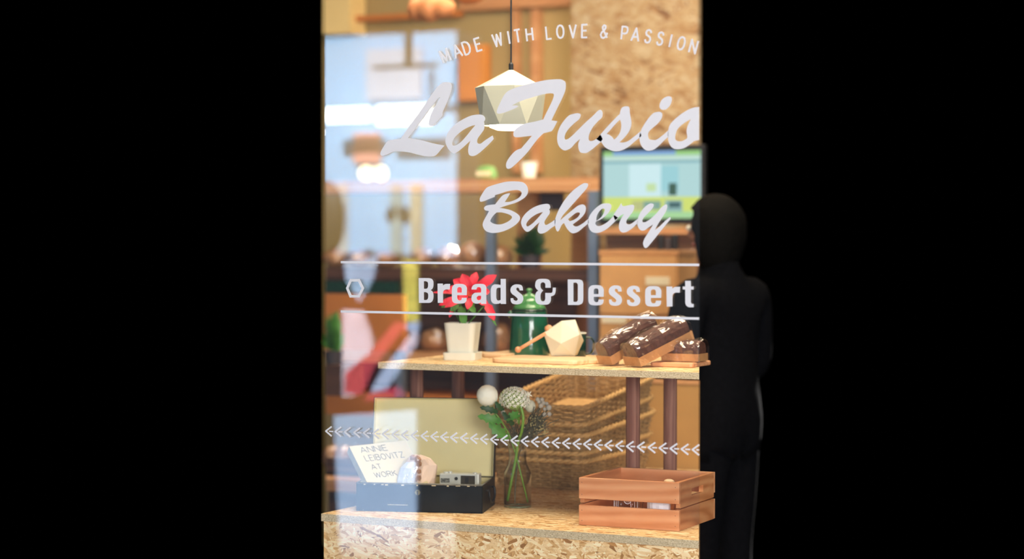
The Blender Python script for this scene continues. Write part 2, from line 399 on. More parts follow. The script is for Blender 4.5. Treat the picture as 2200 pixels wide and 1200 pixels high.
dot_ = [[(1180,250),(1215,265),(1218,310),(1195,370),(1150,415),(1105,425),(1070,405),(1063,360),(1085,305),(1130,265)]]
o_ = [[(1572,388,c),(1520,392),(1440,420),(1340,480),(1250,555),(1195,620),(1175,690),(1170,780),(1190,860),(1230,915),(1290,933),(1370,920),(1440,880),(1505,828,c),(1572,812,c)],
      [(1465,545,c),(1380,595),(1300,665),(1268,740),(1265,800),(1290,825),(1340,830),(1390,810),(1420,780),(1410,700),(1425,630)]]
nm = merge([glyph(L_, 800, 160, 6), glyph(a_, 800, 160, 6), glyph(F_, 1000, 165, 6)] + [glyph(g, 1240, 165, 6) for g in (u_, s_, i_, dot_, o_)])
tag(obj('window_lettering', nm, M['vinyl']), 'large white brush-script lettering on the glass in front of the pendant lamp', 'lettering')
B_ = [[(90,400),(140,310),(200,230),(270,195),(400,155),(550,120),(700,115),(820,130),(890,185),(915,260),(905,330),(860,390),(780,445),(680,490),(560,525),(425,570,c),(520,585),(640,620),(740,680),(775,730),(765,790),(700,860),(600,925),(480,975),(370,998),(280,998),(190,965),(145,900),(138,840),(165,770),(205,700),(245,625,c),(180,610),(160,575),(185,540),(250,520),(350,510,c),(410,435),(470,365),(520,335),(575,320),(608,320,c),(580,370),(515,470,c),(600,465),(700,430),(770,385),(805,330),(795,290),(740,265),(650,268),(540,290),(440,325),(345,352,c),(345,380,c),(240,420),(170,450),(110,465),(88,450)],
      [(375,648,c),(470,650),(580,680),(635,715),(635,750),(580,800),(480,845),(390,855),(310,835),(268,800),(280,760),(320,700)]]
a2_ = [[(1230,500),(1280,515),(1297,560),(1285,590),(1275,597,c),(1290,620),(1285,670),(1250,720),(1205,790),(1197,830),(1215,862),(1250,855),(1310,820),(1390,765,c),(1380,872,c),(1310,920),(1240,975),(1180,1005),(1130,1012),(1095,990),(1080,950),(1090,880),(1115,815,c),(1050,870),(990,930),(930,975),(890,977),(850,945),(810,880),(797,820),(815,750),(880,660),(980,580),(1100,525)],
       [(1175,640,c),(1080,670),(980,730),(910,800),(885,850),(895,885),(930,880),(1000,830),(1080,750)]]
k_ = [[(400,108),(435,115),(440,140),(420,180),(350,260),(270,350),(180,450),(110,530),(78,592,c),(130,545),(220,470),(310,400),(370,383),(405,405),(412,450),(390,510),(330,575),(243,640,c),(260,660),(300,665),(360,635),(445,570,c),(450,622,c),(380,680),(310,735),(250,755),(205,735),(160,680),(130,620,c),(100,650),(75,700),(55,730),(35,722),(18,670),(10,610),(20,560),(60,460),(130,340),(220,230),(310,155),(370,118)],
      [(180,575,c),(240,525),(290,490),(325,487),(335,505),(310,545),(260,580),(205,600,c)]]
e_ = [[(640,372),(700,370),(737,390),(738,430),(700,495),(630,560),(540,605,c),(535,635),(560,660),(610,655),(690,610),(780,520,c),(830,555,c),(760,630),(680,700),(600,742),(540,750),(490,735),(455,690),(440,610),(460,530),(520,450),(590,392)],
      [(545,595,c),(550,540),(580,480),(620,440),(650,440),(655,465),(630,520),(590,565)]]
r_ = [[(770,525),(800,470),(840,415),(868,368,c),(885,402),(930,400),(990,388),(1025,390),(1035,420),(1020,470),(970,540),(935,590),(935,625),(960,640),(1000,630),(1080,570,c),(1080,622,c),(1010,690),(940,735),(890,745),(855,725),(838,680),(845,620),(870,560),(905,505,c),(860,525),(820,560),(790,590,c)]]
y_ = [[(1240,372),(1278,375),(1285,400),(1265,440),(1210,500),(1160,550),(1140,590),(1150,612),(1190,605),(1250,565),(1320,500),(1380,430),(1430,388),(1455,382,c),(1460,420),(1440,480),(1390,560),(1340,640),(1300,715,c),(1370,660),(1440,590),(1500,543,c),(1505,570,c),(1440,650),(1350,760),(1270,860),(1210,930),(1180,945),(1160,925),(1150,880),(1170,820),(1220,740),(1280,640,c),(1220,680),(1170,715),(1130,720),(1095,690),(1075,630),(1085,560),(1120,480),(1180,410)]]
nm = merge([glyph(B_, 1020, 375, 8), glyph(a2_, 1020, 375, 8)] + [glyph(g, 1190, 375, 6) for g in (k_, e_, r_, y_)])
tag(obj('window_lettering', nm, M['vinyl']), 'smaller white brush-script word on the glass above the two ruled lines', 'lettering')
Bb = [[(115,95,c),(300,95,c),(345,115),(368,160),(368,230),(350,280),(320,303,c),(350,325),(368,370),(368,440),(350,490),(320,515),(295,522,c),(120,522,c)],
      [(205,150,c),(240,150),(275,175),(275,250),(250,278),(205,278,c)], [(205,338,c),(240,338),(277,365),(277,440),(250,470),(205,470,c)]]
rb = [[(440,190,c),(530,190,c),(532,225,c),(575,198),(655,195,c),(650,292,c),(580,292),(545,315),(535,345,c),(535,520,c),(445,522,c)]]
eb = [[(690,265),(715,220),(760,197),(860,197),(910,215),(942,260),(945,320,c),(942,390,c),(778,390,c),(778,440),(795,472),(825,480),(850,468),(860,435,c),(942,435,c),(935,490),(900,525),(850,532),(770,532),(715,515),(690,465)],
      [(778,345,c),(778,280),(795,255),(820,250),(845,258),(857,285),(857,345,c)]]
ab = [[(1025,292,c),(1030,255),(1060,215),(1110,197),(1210,197),(1255,215),(1278,260,c),(1278,538,c),(1190,538,c),(1185,515,c),(1150,530),(1110,535),(1060,520),(1027,480),(1025,420),(1040,380),(1080,350),(1130,345,c),(1190,345,c),(1190,285),(1175,258),(1145,250),(1118,262),(1110,292,c)],
      [(1190,400,c),(1145,400),(1118,420),(1113,445),(1125,468),(1150,475),(1180,465),(1190,440,c)]]
db = [[(1525,110,c),(1612,110,c),(1617,540,c),(1530,540,c),(1522,520,c),(1490,535),(1430,540),(1385,520),(1360,475),(1355,400,c),(1355,290,c),(1375,235),(1415,205),(1470,205),(1525,215,c)],
      [(1525,262,c),(1480,262),(1455,280),(1448,320,c),(1448,430,c),(1460,470),(1490,482),(1525,470,c)]]
sb = [[(348,308,c),(340,250),(310,215),(250,203),(200,210),(155,240),(135,285),(138,330),(165,370),(220,410),(255,445),(258,465),(240,485),(215,485),(185,465),(180,440,c),(138,440,c),(140,490),(165,530),(215,545),(270,545),(320,525),(350,480),(352,430),(330,385),(290,350),(245,310),(232,285),(245,262),(265,262),(285,280),(290,308,c)]]
nb = [[(560,200),(575,145),(625,112),(755,112),(805,140),(825,195,c),(825,262,c),(733,262,c),(733,200),(715,175),(690,168),(662,178),(650,205),(650,250),(665,280),(695,310,c),(665,345),(650,385),(650,450),(662,485),(690,495),(718,485),(732,450,c),(732,350,c),(835,350),(855,330),(862,260,c),(912,260,c),(908,330),(885,385),(828,410,c),(828,470),(810,520),(765,550),(640,550),(585,525),(560,470),(558,400),(575,345),(612,310,c),(575,275),(560,240)]]
Db = [[(1118,118,c),(1320,120,c),(1365,140),(1385,190,c),(1385,480,c),(1365,530),(1310,558,c),(1122,558,c)], [(1215,175,c),(1265,175),(1292,205,c),(1292,475,c),(1270,502),(1215,502,c)]]
tb = [[(1375,142,c),(1472,142,c),(1475,240,c),(1522,240,c),(1522,293,c),(1475,293,c),(1475,515,c),(1490,538),(1522,540,c),(1522,595,c),(1440,595),(1395,565),(1378,520,c),(1378,293,c),(1335,290,c),(1335,240,c),(1378,240,c)]]
wt = thing('window_lettering', 'bold white condensed words between the two ruled lines on the glass', 'lettering', at(1200, 625, Y=GY))
obj('word', merge([glyph(g, 885, 585, 8) for g in (Bb, rb, eb, ab, db)]+[glyph(sb, 1080, 585, 8)]), M['vinyl'], wt)
obj('ampersand', glyph(nb, 1080, 585, 8), M['vinyl'], wt)
obj('word', merge([glyph(Db, 1080, 585, 8), glyph(eb, 1080, 585, 8, 785, 21, (1.03, 1.03), (690, 197)), glyph(sb, 1080, 585, 8, 1690, 18, (1.03, 1.02), (135, 205)), glyph(sb, 1080, 585, 8, 2000, 24, (1.05, 1.02), (135, 205)),
    glyph(eb, 1300, 585, 8, 2, 38, (1.08, 1.04), (690, 197)), glyph(rb, 1300, 585, 8, 615, 50, (1.09, 1.04), (440, 190)), glyph(tb, 1300, 585, 8)]), M['vinyl'], wt)
def strip(p, q, w):
    """level band of vinyl from p to q"""
    a, b = Vector(gp(*p)), Vector(gp(*q)); z = (a.y+b.y)/2
    bm = NB(); box(bm, (a.x, GY-.0009, z-w/2), (b.x, GY-.0003, z+w/2)); return bm
tag(obj('ruled_line', strip((732, 563), (1502, 568.5), .0055), M['vinyl']), 'upper of the two thin white lines ruled across the glass', 'line', 'ruled lines on the glass')
tag(obj('ruled_line', strip((732, 668), (1502, 684.5), .0055), M['vinyl']), 'lower of the two thin white lines ruled across the glass', 'line', 'ruled lines on the glass')
hx = [[(213,235,c),(248,155,c),(330,155,c),(370,235,c),(330,315,c),(245,315,c)], [(235,235,c),(262,178,c),(318,178,c),(347,235,c),(318,293,c),(260,293,c)]]
tag(obj('hexagon_emblem', glyph(hx, 690, 560, 4), M['vinyl']), 'small white hexagon outline on the glass left of the bold words', 'emblem')

# stroke letters (unit height, y up)
FONT = {
 'A': (.62, [[(0, 0), (.31, 1), (.62, 0)], [(.12, .33), (.5, .33)]]), 'B': (.5, [[(0, 0), (0, 1), (.28, 1), (.42, .93), (.45, .77), (.4, .6), (.28, .53), (0, .53)], [(.28, .53), (.44, .46), (.5, .28), (.44, .07), (.28, 0), (0, 0)]]),
 'D': (.52, [[(0, 0), (0, 1), (.25, 1), (.43, .88), (.52, .65), (.52, .35), (.43, .12), (.25, 0), (0, 0)]]), 'E': (.44, [[(.44, 0), (0, 0), (0, 1), (.44, 1)], [(0, .53), (.38, .53)]]),
 'H': (.5, [[(0, 0), (0, 1)], [(.5, 0), (.5, 1)], [(0, .52), (.5, .52)]]), 'I': (.02, [[(.01, 0), (.01, 1)]]), 'K': (.52, [[(0, 0), (0, 1)], [(.5, 1), (0, .45)], [(.16, .62), (.52, 0)]]),
 'L': (.4, [[(0, 1), (0, 0), (.4, 0)]]), 'M': (.62, [[(0, 0), (0, 1), (.31, .1), (.62, 1), (.62, 0)]]), 'N': (.54, [[(0, 0), (0, 1), (.54, 0), (.54, 1)]]),
 'O': (.56, [[(.28, 1), (.12, .93), (.02, .72), (0, .5), (.02, .28), (.12, .07), (.28, 0), (.44, .07), (.54, .28), (.56, .5), (.54, .72), (.44, .93), (.28, 1)]]),
 'P': (.48, [[(0, 0), (0, 1), (.28, 1), (.43, .93), (.48, .74), (.43, .54), (.28, .46), (0, .46)]]), 'R': (.5, [[(0, 0), (0, 1), (.28, 1), (.43, .93), (.47, .76), (.42, .58), (.28, .5), (0, .5)], [(.26, .5), (.5, 0)]]),
 'S': (.46, [[(.45, .78), (.38, .94), (.23, 1), (.08, .94), (.02, .77), (.08, .61), (.24, .53), (.4, .43), (.46, .26), (.39, .07), (.23, 0), (.08, .05), (0, .24)]]),
 'T': (.5, [[(.25, 0), (.25, 1)], [(0, 1), (.5, 1)]]), 'V': (.56, [[(0, 1), (.28, 0), (.56, 1)]]), 'W': (.74, [[(0, 1), (.18, 0), (.37, .9), (.56, 0), (.74, 1)]]), 'Z': (.5, [[(0, 1), (.5, 1), (0, 0), (.5, 0)]]),
 '&': (.56, [[(.55, .02), (.16, .7), (.14, .88), (.25, 1), (.37, .95), (.39, .8), (.28, .62), (.08, .45), (0, .25), (.08, .06), (.22, 0), (.36, .06), (.5, .25), (.54, .42)]]),
 'C': (.5, [[(.5, .82), (.38, .97), (.22, 1), (.07, .85), (0, .5), (.07, .15), (.22, 0), (.38, .03), (.5, .18)]]),
 'a': (.42, [[(.04, .6), (.2, .7), (.36, .62), (.38, .4), (.38, 0)], [(.38, .42), (.15, .4), (.02, .25), (.05, .05), (.2, 0), (.38, .12)]]),
 'n': (.4, [[(0, 0), (0, .7)], [(0, .5), (.15, .68), (.32, .66), (.4, .5), (.4, 0)]]), 'o': (.42, [[(.21, .7), (.05, .6), (0, .35), (.05, .1), (.21, 0), (.37, .1), (.42, .35), (.37, .6), (.21, .7)]]),
}
def stroke(bm, pts, w, to3, th, nrm):
    """flat band along a 2-D polyline, mapped by to3 and given thickness th along nrm"""
    pts = [Vector(p) for p in pts]
    def solid(poly):
        o_ = nrm*(-2e-6*(len(bm.faces) % 400))
        f = [bm.verts.new(to3(p)+o_) for p in poly]; b = [bm.verts.new(to3(p)+nrm*th) for p in poly]
        bm.faces.new(f); bm.faces.new(b[::-1]); n = len(poly)
        for i in range(n): bm.faces.new((f[i], b[i], b[(i+1) % n], f[(i+1) % n]))
    for a, b in zip(pts, pts[1:]):
        d = (b-a).normalized(); s = Vector((-d.y, d.x))*w/2; solid([a-s, b-s, b+s, a+s])
    for p in pts[1:-1]: solid([p+Vector((cos(2*pi*k/8), sin(2*pi*k/8)))*w/2 for k in range(8)])
wt = thing('window_lettering', 'small spaced white capitals in an arc across the top of the glass', 'lettering', at(1220, 75, Y=GY))
bm = NB()
TL = [('M', 955.7, 120), ('A', 981.7, 110), ('D', 1002, 103), ('E', 1027, 95.5), ('W', 1068.7, 85), ('I', 1093, 80.5), ('T', 1112, 77.5), ('H', 1137.5, 74), ('L', 1178.7, 70), ('O', 1203.7, 68), ('V', 1230.7, 67), ('E', 1256, 66.7), ('&', 1298, 68), ('P', 1342, 71), ('A', 1365.5, 74.5), ('S', 1392.5, 78), ('S', 1418.7, 83), ('I', 1440.7, 87.5), ('O', 1463.7, 93), ('N', 1490, 100)]
for k, (ch, px, py) in enumerate(TL):
    a, b = TL[max(0, k-1)], TL[min(len(TL)-1, k+1)]; an = -math.atan2(b[2]-a[2], b[1]-a[1]); w, st = FONT[ch]; H = 27.5
    cx, cz = gp(px, py); K = abs(gp(px+1, py)[0]-cx); KZ = abs(gp(px, py+1)[1]-cz)
    for s in st:
        pp = []
        for x, y in s:
            X, Y_ = (x-w/2)*H*.93, (y-.5)*H; X, Y_ = X*cos(an)-Y_*sin(an), X*sin(an)+Y_*cos(an); pp.append((cx+X*K, cz+Y_*KZ))
        stroke(bm, pp, 4.0*KZ, lambda p: Vector((p[0], GY-.0009, p[1])), .0006, Vector((0, 1, 0)))
    if k in (3, 7, 11, 12, 19): obj('ampersand' if k == 12 else 'word', bm, M['vinyl'], wt); bm = NB()
bm.free(); bm = NB(); x0 = gp(699.2, 926)[0]; x1 = gp(1486.8, 964.5)[0]; z0 = (gp(699.2, 926)[1]+gp(1486.8, 964.5)[1])/2; pit = (x1-x0)/36; u = pit/21.7
for k in range(37):
    x = x0+k*pit; f3 = lambda p: Vector((p[0], GY-.0009, p[1])); xe = gp(1502, 960)[0]
    stroke(bm, [(min(x+14.5*u, xe), z0+10.2*u*.93), (x+.8*u, z0), (min(x+14.5*u, xe), z0-10.2*u*.93)], 3.1*u, f3, .0006, Vector((0, 1, 0)))
    if k != 2: stroke(bm, [(x+8.5*u, z0), (min(x+18*u, xe), z0)], 2.6*u, f3, .0006, Vector((0, 1, 0)))
tag(obj('arrow_border', bm, M['vinyl']), 'row of small white arrows pointing left across the glass', 'border')

# ------------------------------------------------------------------ counter and display stand
ct = thing('display_counter', 'pale strand board counter holding the cash box, vase and crate', 'counter', at(1100, 1135, Y=4.455))
xl = at(690, 1105, Y=4.455).x; yb = 5.78
def cutR(Y): return at(1502, 900, Y=Y).x
bm = NB(); slab(bm, [(xl, 4.458), (cutR(4.458), 4.458), (cutR(yb), yb), (xl, yb)], ZC-.0185, ZC); obj('counter_top', bm, M['osb'], ct)
bm = NB(); slab(bm, [(xl, 4.4555), (cutR(4.4555), 4.4555), (cutR(4.458), 4.458), (xl, 4.458)], ZC-.0185, ZC-.0003); obj('edge_strip', bm, M['osb_edge'], ct, label='rough grey cut edge')
bm = NB(); slab(bm, [(xl+.004, 4.461), (cutR(4.461), 4.461), (cutR(4.48), 4.48), (xl+.004, 4.48)], 0, ZC-.0187); obj('front_panel', bm, M['osb_front'], ct)
bm = NB(); slab(bm, [(xl+.004, 4.48), (xl+.022, 4.48), (xl+.022, yb), (xl+.004, yb)], 0, ZC-.0187); obj('side_panel', bm, M['osb'], ct)

st = thing('display_stand', 'low stand of pale strand board on round brown legs above the counter', 'stand', at(1100, 785, Y=4.68))
xs = at(812, 775, Y=4.68).x
bm = NB(); slab(bm, [(xs, 4.683), (cutR(4.683), 4.683), (cutR(5.22), 5.22), (xs, 5.22)], ZS-.0165, ZS); obj('shelf_board', bm, M['osb'], st)
bm = NB(); slab(bm, [(xs, 4.6805), (cutR(4.6805), 4.6805), (cutR(4.683), 4.683), (xs, 4.683)], ZS-.0165, ZS-.0003); obj('edge_strip', bm, M['osb_edge'], st, label='rough grey cut edge')
for px, Y in ((895, 4.86), (984, 5.10), (1360, 4.86), (1440, 5.10)):
    p = at(px, 820, Y=Y); bm = NB(); lathe(bm, [(.0175, ZC+.0005), (.018, ZC+.004), (.018, ZS-.0167)], (p.x, p.y, 0), 24); obj('leg', bm, M['leg'], st, smooth=False)

# ------------------------------------------------------------------ cash box
P0 = at(765.5, 1097, Z=ZC); P1 = at(1036.5, 1103, Z=ZC); ex = (P1-P0); BW = ex.length; ex.normalize(); ey = Vector((-ex.y, ex.x, 0)); BD, BH = .185, .071
Bz = math.atan2(ex.y, ex.x)
cb = thing('cash_box', 'open dark navy metal cash box with cream lining and chipped paint', 'box', (P0.x, P0.y, ZC+.0005), (0, 0, Bz))
def rect_tray(bm, w, d, h, t, floor=.003):
    box(bm, (0, 0, 0), (w, d, floor)); box(bm, (0, 0, 0), (w, t, h)); box(bm, (0, d-t, 0), (w, d, h)); box(bm, (0, 0, 0), (t, d, h)); box(bm, (w-t, 0, 0), (w, d, h))
bm = NB(); rect_tray(bm, BW, BD, BH, .0025); obj('body', bm, M['navy'], cb, True)
bm = NB()
for lo, hi in (((.003, .003, .004), (BW-.003, .0045, BH-.001)), ((.003, BD-.0045, .004), (BW-.003, BD-.003, BH-.001)), ((.003, .005, .004), (.0045, BD-.005, BH-.001)), ((BW-.0045, .005, .004), (BW-.003, BD-.005, BH-.001)), ((.003, .003, .0032), (BW-.003, BD-.003, .0045))): box(bm, lo, hi)
obj('lining', bm, M['cream'], cb, True, label='cream painted inside')
bm = NB()      # raised worn lip
tube(bm, [(.001, .0, BH), (BW-.001, 0, BH), (BW-.001, BD, BH), (.001, BD, BH)], .0024, 6, closed=True); obj('rim', bm, plain('worn_grey_rim', '#6f7068', .5, .35, 120), cb, True, smooth=True)
bm = NB(); kx = at(898, 1053, Y=P0.y+ (898-765)/271*ex.y*BW); kx = BW*(898-765.5)/271
bm2 = NB(); lathe(bm2, [(.0075, -.0012), (.0075, 0)], (0, 0, 0), 6); 
for v in bm2.verts: v.co = Vector((kx+v.co.x, v.co.z-.0001, .05+v.co.y))
kp = obj('keyhole_plate', bm2, plain('worn_brass', '#8d8668', .4, .3, 200, Metallic=.5), cb, True)
bm.free(); bm = NB(); box(bm, (kx-.0012, -.0020, .044), (kx+.0012, -.0012, .053)); lathe(bm, [(.0024, 0), (.0024, .0008)], (kx, -.0012, .053), 10); obj('keyhole', bm, M['black'], kp, True)
bm = NB(); tube(bm, curve3([(BW+.002, .045, .052), (BW+.008, .05, .05), (BW+.010, .055, .030), (BW+.010, .09, .018), (BW+.010, .125, .030), (BW+.008, .13, .05), (BW+.002, .135, .052)]), .0028, 8); obj('handle', bm, M['black'], cb, True, smooth=True)
LA = R(-9)   # the lid leans a little towards the back
bm = NB(); LH = .204; rect_tray(bm, BW, LH, .022, .002, .002)
for v in bm.verts:   # tray stood upright behind the box, open side facing forward
    x, y, z = v.co; q = Vector((x, -z, y)); q = Matrix.Rotation(LA, 3, 'X') @ q; v.co = Vector((q.x, q.y+BD+.003, q.z+BH-.002))
ld = obj('lid', bm, M['navy'], cb, True)
bm = NB(); rect_tray(bm, BW-.0045, LH-.0045, .0215, .0008, .0012)
for v in bm.verts:
    x, y, z = v.co; q = Vector((x+.00225, -z-.0022, y+.00225)); q = Matrix.Rotation(LA, 3, 'X') @ q; v.co = Vector((q.x, q.y+BD+.003, q.z+BH-.002))
box_l = obj('lid_lining', bm, M['cream'], ld, True, label='cream painted inside of the lid')
for hx_ in (.06, BW-.07): bm = NB(); lathe(bm, [(.003, hx_), (.003, hx_+.025)], (0, BD+.004, BH-.002), 10, 'X'); obj('hinge', bm, M['black'], cb, True)
for f in (.06, .14, .2, .23, .36, .48, .6, .72, .79, .88, .94): bm = NB(); box(bm, (BW*f, -.0008, BH-.004+random.uniform(-.001, .001)), (BW*f+random.uniform(.003, .012), -.0001, BH-.0022)); obj('paint_chip', bm, M['label'], cb, True)
bm = NB(); box(bm, (BW*.25, -.0005, .0170), (BW*.41, -.0001, .0178)); obj('paint_chip', bm, M['label'], cb, True)

def frame_solid(bm, O, ex_, ey_, ez_, w, h, t):
    hexa(bm, [O, O+ex_*w, O+ex_*w+ey_*h, O+ey_*h], [O+ez_*t, O+ex_*w+ez_*t, O+ex_*w+ey_*h+ez_*t, O+ey_*h+ez_*t])
# book leaning in the box
TLp = at(750, 958, D=5.395); TRp = at(872, 945.5, D=5.44); BLp = at(813, 1048, D=5.318)
bx = (TRp-TLp); bw = bx.length; bx.normalize(); bd = (BLp-TLp); bd = bd - bx*bd.dot(bx)*.45; bh = bd.length; bd.normalize(); bn = bx.cross(bd).normalized()
if bn.y < 0: bn = -bn           # away from the viewer
bk = thing('book', 'cream hardback with thin olive capitals leaning in the open cash box', 'book', TLp)
bm = NB(); frame_solid(bm, TLp, bx, bd, bn, bw, bh, .002); obj('front_cover', bm, M['paper'], bk)
sd = Vector((-.0060, .012, -.0135)); sd = at(745.5, 971, D=5.408)-TLp
bm = NB(); hexa(bm, [TLp+bn*.002, TLp+bx*bw+bn*.002, TLp+bx*bw+bd*bh+bn*.002, TLp+bd*bh+bn*.002], [p+sd for p in (TLp, TLp+bx*bw, TLp+bx*bw+bd*bh, TLp+bd*bh)]); obj('pages', bm, M['page'], bk)
def writing(word, O, X, Yd, h, w, gap, wd, off):
    bm = NB(); cx = 0
    for ch in word:
        if ch == ' ': cx += h*.4; continue
        gw, st_ = FONT[ch]
        for s in st_: stroke(bm, [(cx+x*h*wd, (1-y)*h) for x, y in s], w, lambda p: O+X*p[0]+Yd*p[1]-off, .0004, -off.normalized())
        cx += (gw*wd+gap)*h
    return bm
pc = .00118
wb = []
for wd_, (x, y), h in (('ANNIE', (771, 961), .0185), ('LEIBOVITZ', (781, 978.5), .0185), ('AT', (795, 998), .0160), ('WORK', (802, 1015), .0165)):
    # meet the cover plane
    dray = at(x, y, D=1)-Vector((0, 0, EYE)); t = (TLp-Vector((0, 0, EYE))).dot(bn)/dray.dot(bn); O = Vector((0, 0, EYE))+dray*t
    wb.append(writing(wd_, O, bx, bd, h, .0014, .2, {'ANNIE': 1.38, 'LEIBOVITZ': 1.12}.get(wd_, 1.25), bn*.0003))
obj('title', merge(wb), M['ink'], bk)

# cookie packet
pk = thing('cookie_packet', 'pale pink paper packet with brown treats behind clear film in the cash box', 'packet', at(880, 1040, D=5.34))
bm = NB(); ring = []
for k, (y, xl_, xr_, d) in enumerate(((1050, 850, 934, .022), (1025, 858, 937, .024), (1000, 868, 940, .020), (985, 876, 925, .014), (977, 890, 905, .005))):
    r_ = []
    for j in range(18):
        a = 2*pi*j/18; x = (xl_+xr_)/2+cos(a)*(xr_-xl_)/2; w_ = random.uniform(.6, 1.3); r_.append(at(x, y+random.uniform(-2, 2), D=5.375+sin(a)*d*w_))
    ring.append(r_)
loft(bm, ring); obj('paper_bag', bm, M['pink'], pk)
bm = NB(); ring = []
for k, (y, xl_, xr_, d) in enumerate(((1048, 850, 905, .018), (1028, 852, 906, .020), (1005, 858, 908, .018), (988, 868, 908, .012), (979, 884, 900, .004))):
    r_ = []
    for j in range(14):
        a = 2*pi*j/14; r_.append(at((xl_+xr_)/2+cos(a)*(xr_-xl_)/2*random.uniform(.93, 1.05), y+random.uniform(-2, 2), D=5.343+sin(a)*d*random.uniform(.8, 1.1)))
    ring.append(r_)
loft(bm, ring); obj('clear_film', bm, M['cello'], pk)
bm = NB()
for x, y, q_ in ((886, 982, .007), (897, 986, .009), (901, 996, .007), (900, 1012, .006), (900, 1026, .007), (893, 1030, .005)):
    ball(bm, at(x, y, D=5.342), q_, 8, 6, (1.1, .5, 1))
for v in bm.verts: v.co += Vector((random.uniform(-.0016, .0016), 0, random.uniform(-.0016, .0016)))
obj('brown_treats', bm, M['bread'], pk)
bm = NB()
for k in range(14): ball(bm, at(random.uniform(868, 884), random.uniform(1018, 1034), D=5.325), .0022, 6, 4)
obj('white_beads', bm, M['white'], pk)
bm = NB(); rg = []
for y, a_0, a_1 in ((1046, 852, 890), (1025, 854, 893), (1005, 860, 894), (992, 872, 893)):
    rg.append([at((a_0+a_1)/2+cos(pi*j/8)*(a_1-a_0)/2, y+random.uniform(-1, 1), D=5.335+sin(pi*j/8)*.012*random.uniform(.7, 1.2)) for j in range(16)])
loft(bm, rg); obj('white_doily', bm, plain('blue_white_film', '#cfd6e6', .4, .12, 60, .6), pk)

# compact camera
cm = thing('compact_camera', 'small silver film camera standing in the right end of the cash box', 'camera', at(987, 1045, D=5.34))
cx0, cx1 = at(944, 1030, D=5.325), at(1029, 1032, D=5.305); ca = cx1-cx0; ca.z = 0; cw = ca.length; ca.normalize(); cn = Vector((-ca.y, ca.x, 0)); zt = at(987, 1017.5, D=5.31).z; zb = ZC+.006
O = Vector((cx0.x, cx0.y, zb)); UP = Vector((0, 0, 1))
def cbox(bm, x0, x1, y0, y1, z0, z1, base=None):
    hexa(bm, [O+ca*x+cn*y+UP*z0 for x, y in ((x0, y0), (x1, y0), (x1, y1), (x0, y1))], [O+ca*x+cn*y+UP*z1 for x, y in ((x0, y0), (x1, y0), (x1, y1), (x0, y1))])
Hc = zt-zb
bm = NB(); cbox(bm, 0, cw, 0, .032, Hc*.62, Hc); obj('top_housing', bm, M['silver'], cm, bevel=.003)
bm = NB(); cbox(bm, .0005, cw-.0005, .0005, .0315, 0, Hc*.62); obj('leather_body', bm, M['black'], cm, bevel=.003)
bm = NB(); cbox(bm, cw*.54, cw*.9, -.0014, .001, Hc*.70, Hc*.95); vf = obj('viewfinder_window', bm, plain('dark_window_glass', '#3d3a34', .15, .2), cm, bevel=.001)
bm = NB(); cbox(bm, cw*.655, cw*.74, -.0022, -.0012, Hc*.75, Hc*.9); obj('eyepiece', bm, M['black'], vf)
bm = NB(); cbox(bm, cw*.04, cw*.26, -.0012, .001, Hc*.74, Hc*.86); nb_ = obj('name_plate', bm, plain('grey_name_plate', '#4d4f4a', .5, .1), cm)
obj('brand_lettering', writing('Canon', O+ca*(cw*.06)-cn*.0016+UP*(Hc*.845), ca, -UP, Hc*.085, .00045, .3, 1.9, cn*.0001), M['silver'], nb_)
bm = NB(); p = O+ca*(cw*.43)+cn*(-.001)+UP*(Hc*.86)
for k in range(16): pass
tube(bm, [p-cn*.002, p+cn*.002], .0042, 16); obj('flash_dial', bm, M['black'], cm)
bm = NB(); lathe(bm, [(.008, 0), (.008, .003), (.007, .0035)], O+ca*(cw*.15)+cn*.015+UP*(Hc-.0003), 20); obj('winder', bm, M['silver'], cm)
bm = NB(); lathe(bm, [(.005, 0), (.005, .0045), (.004, .005)], O+ca*(cw*.25)+cn*.012+UP*(Hc-.0003), 16); obj('shutter_button', bm, M['silver'], cm)
bm = NB(); lathe(bm, [(.006, 0), (.006, .0025), (.005, .003)], O+ca*(cw*.87)+cn*.015+UP*(Hc-.0003), 16); obj('hot_shoe_knob', bm, M['silver'], cm)
bm = NB(); q = O+ca*(cw*.5)+UP*(Hc*.38); tube(bm, [q+cn*.002, q-cn*.010, q-cn*.0101, q-cn*.014], [.016, .016, .0135, .0135], 24); obj('lens_barrel', bm, M['silver'], cm)

# ------------------------------------------------------------------ glass carafe and flowers
vp = at(1112, 1088, Z=ZC); VD = (vp-Vector((0, 0, EYE))).length; pxm = VD/FPX
vx = vp + Vector((0, 0, .0005))
va = thing('glass_vase', 'clear waisted glass carafe on the counter beside the cash box', 'vase', vx)
prof = [(28, 0), (29.5, 3), (29.5, 40), (29.8, 70), (28, 78), (21, 92), (18.8, 106), (20, 122), (24, 138), (27, 148)]
def zpx(h): return h*pxm
bm = NB(); pr = [(r*pxm, zpx(h)) for r, h in prof]
inner = [((r-1.6)*pxm, zpx(max(h, 3))) for r, h in prof][::-1]
sm = curve3([(r, h, 0) for r, h in pr], 4); si = curve3([(r, h, 0) for r, h in inner], 4)
lathe(bm, [(1e-4, 0)]+[(p.x, p.y) for p in sm]+[(p.x, p.y) for p in si]+[(1e-4, zpx(3))], vx, 40, caps=False)
obj('glass_body', bm, M['vase'], va, smooth=True)
bm = NB(); tube(bm, [vx+Vector((cos(2*pi*k/32)*27.5*pxm, sin(2*pi*k/32)*27.5*pxm, zpx(2))) for k in range(32)], .0016, 6, closed=True); obj('thick_base_ring', bm, plain('base_glass', '#7b8468', .15, .1), va, smooth=True)
def stemtube(pts, r, n=6):
    bm = NB(); P = curve3(pts, 6); tube(bm, P, r, n); return bm
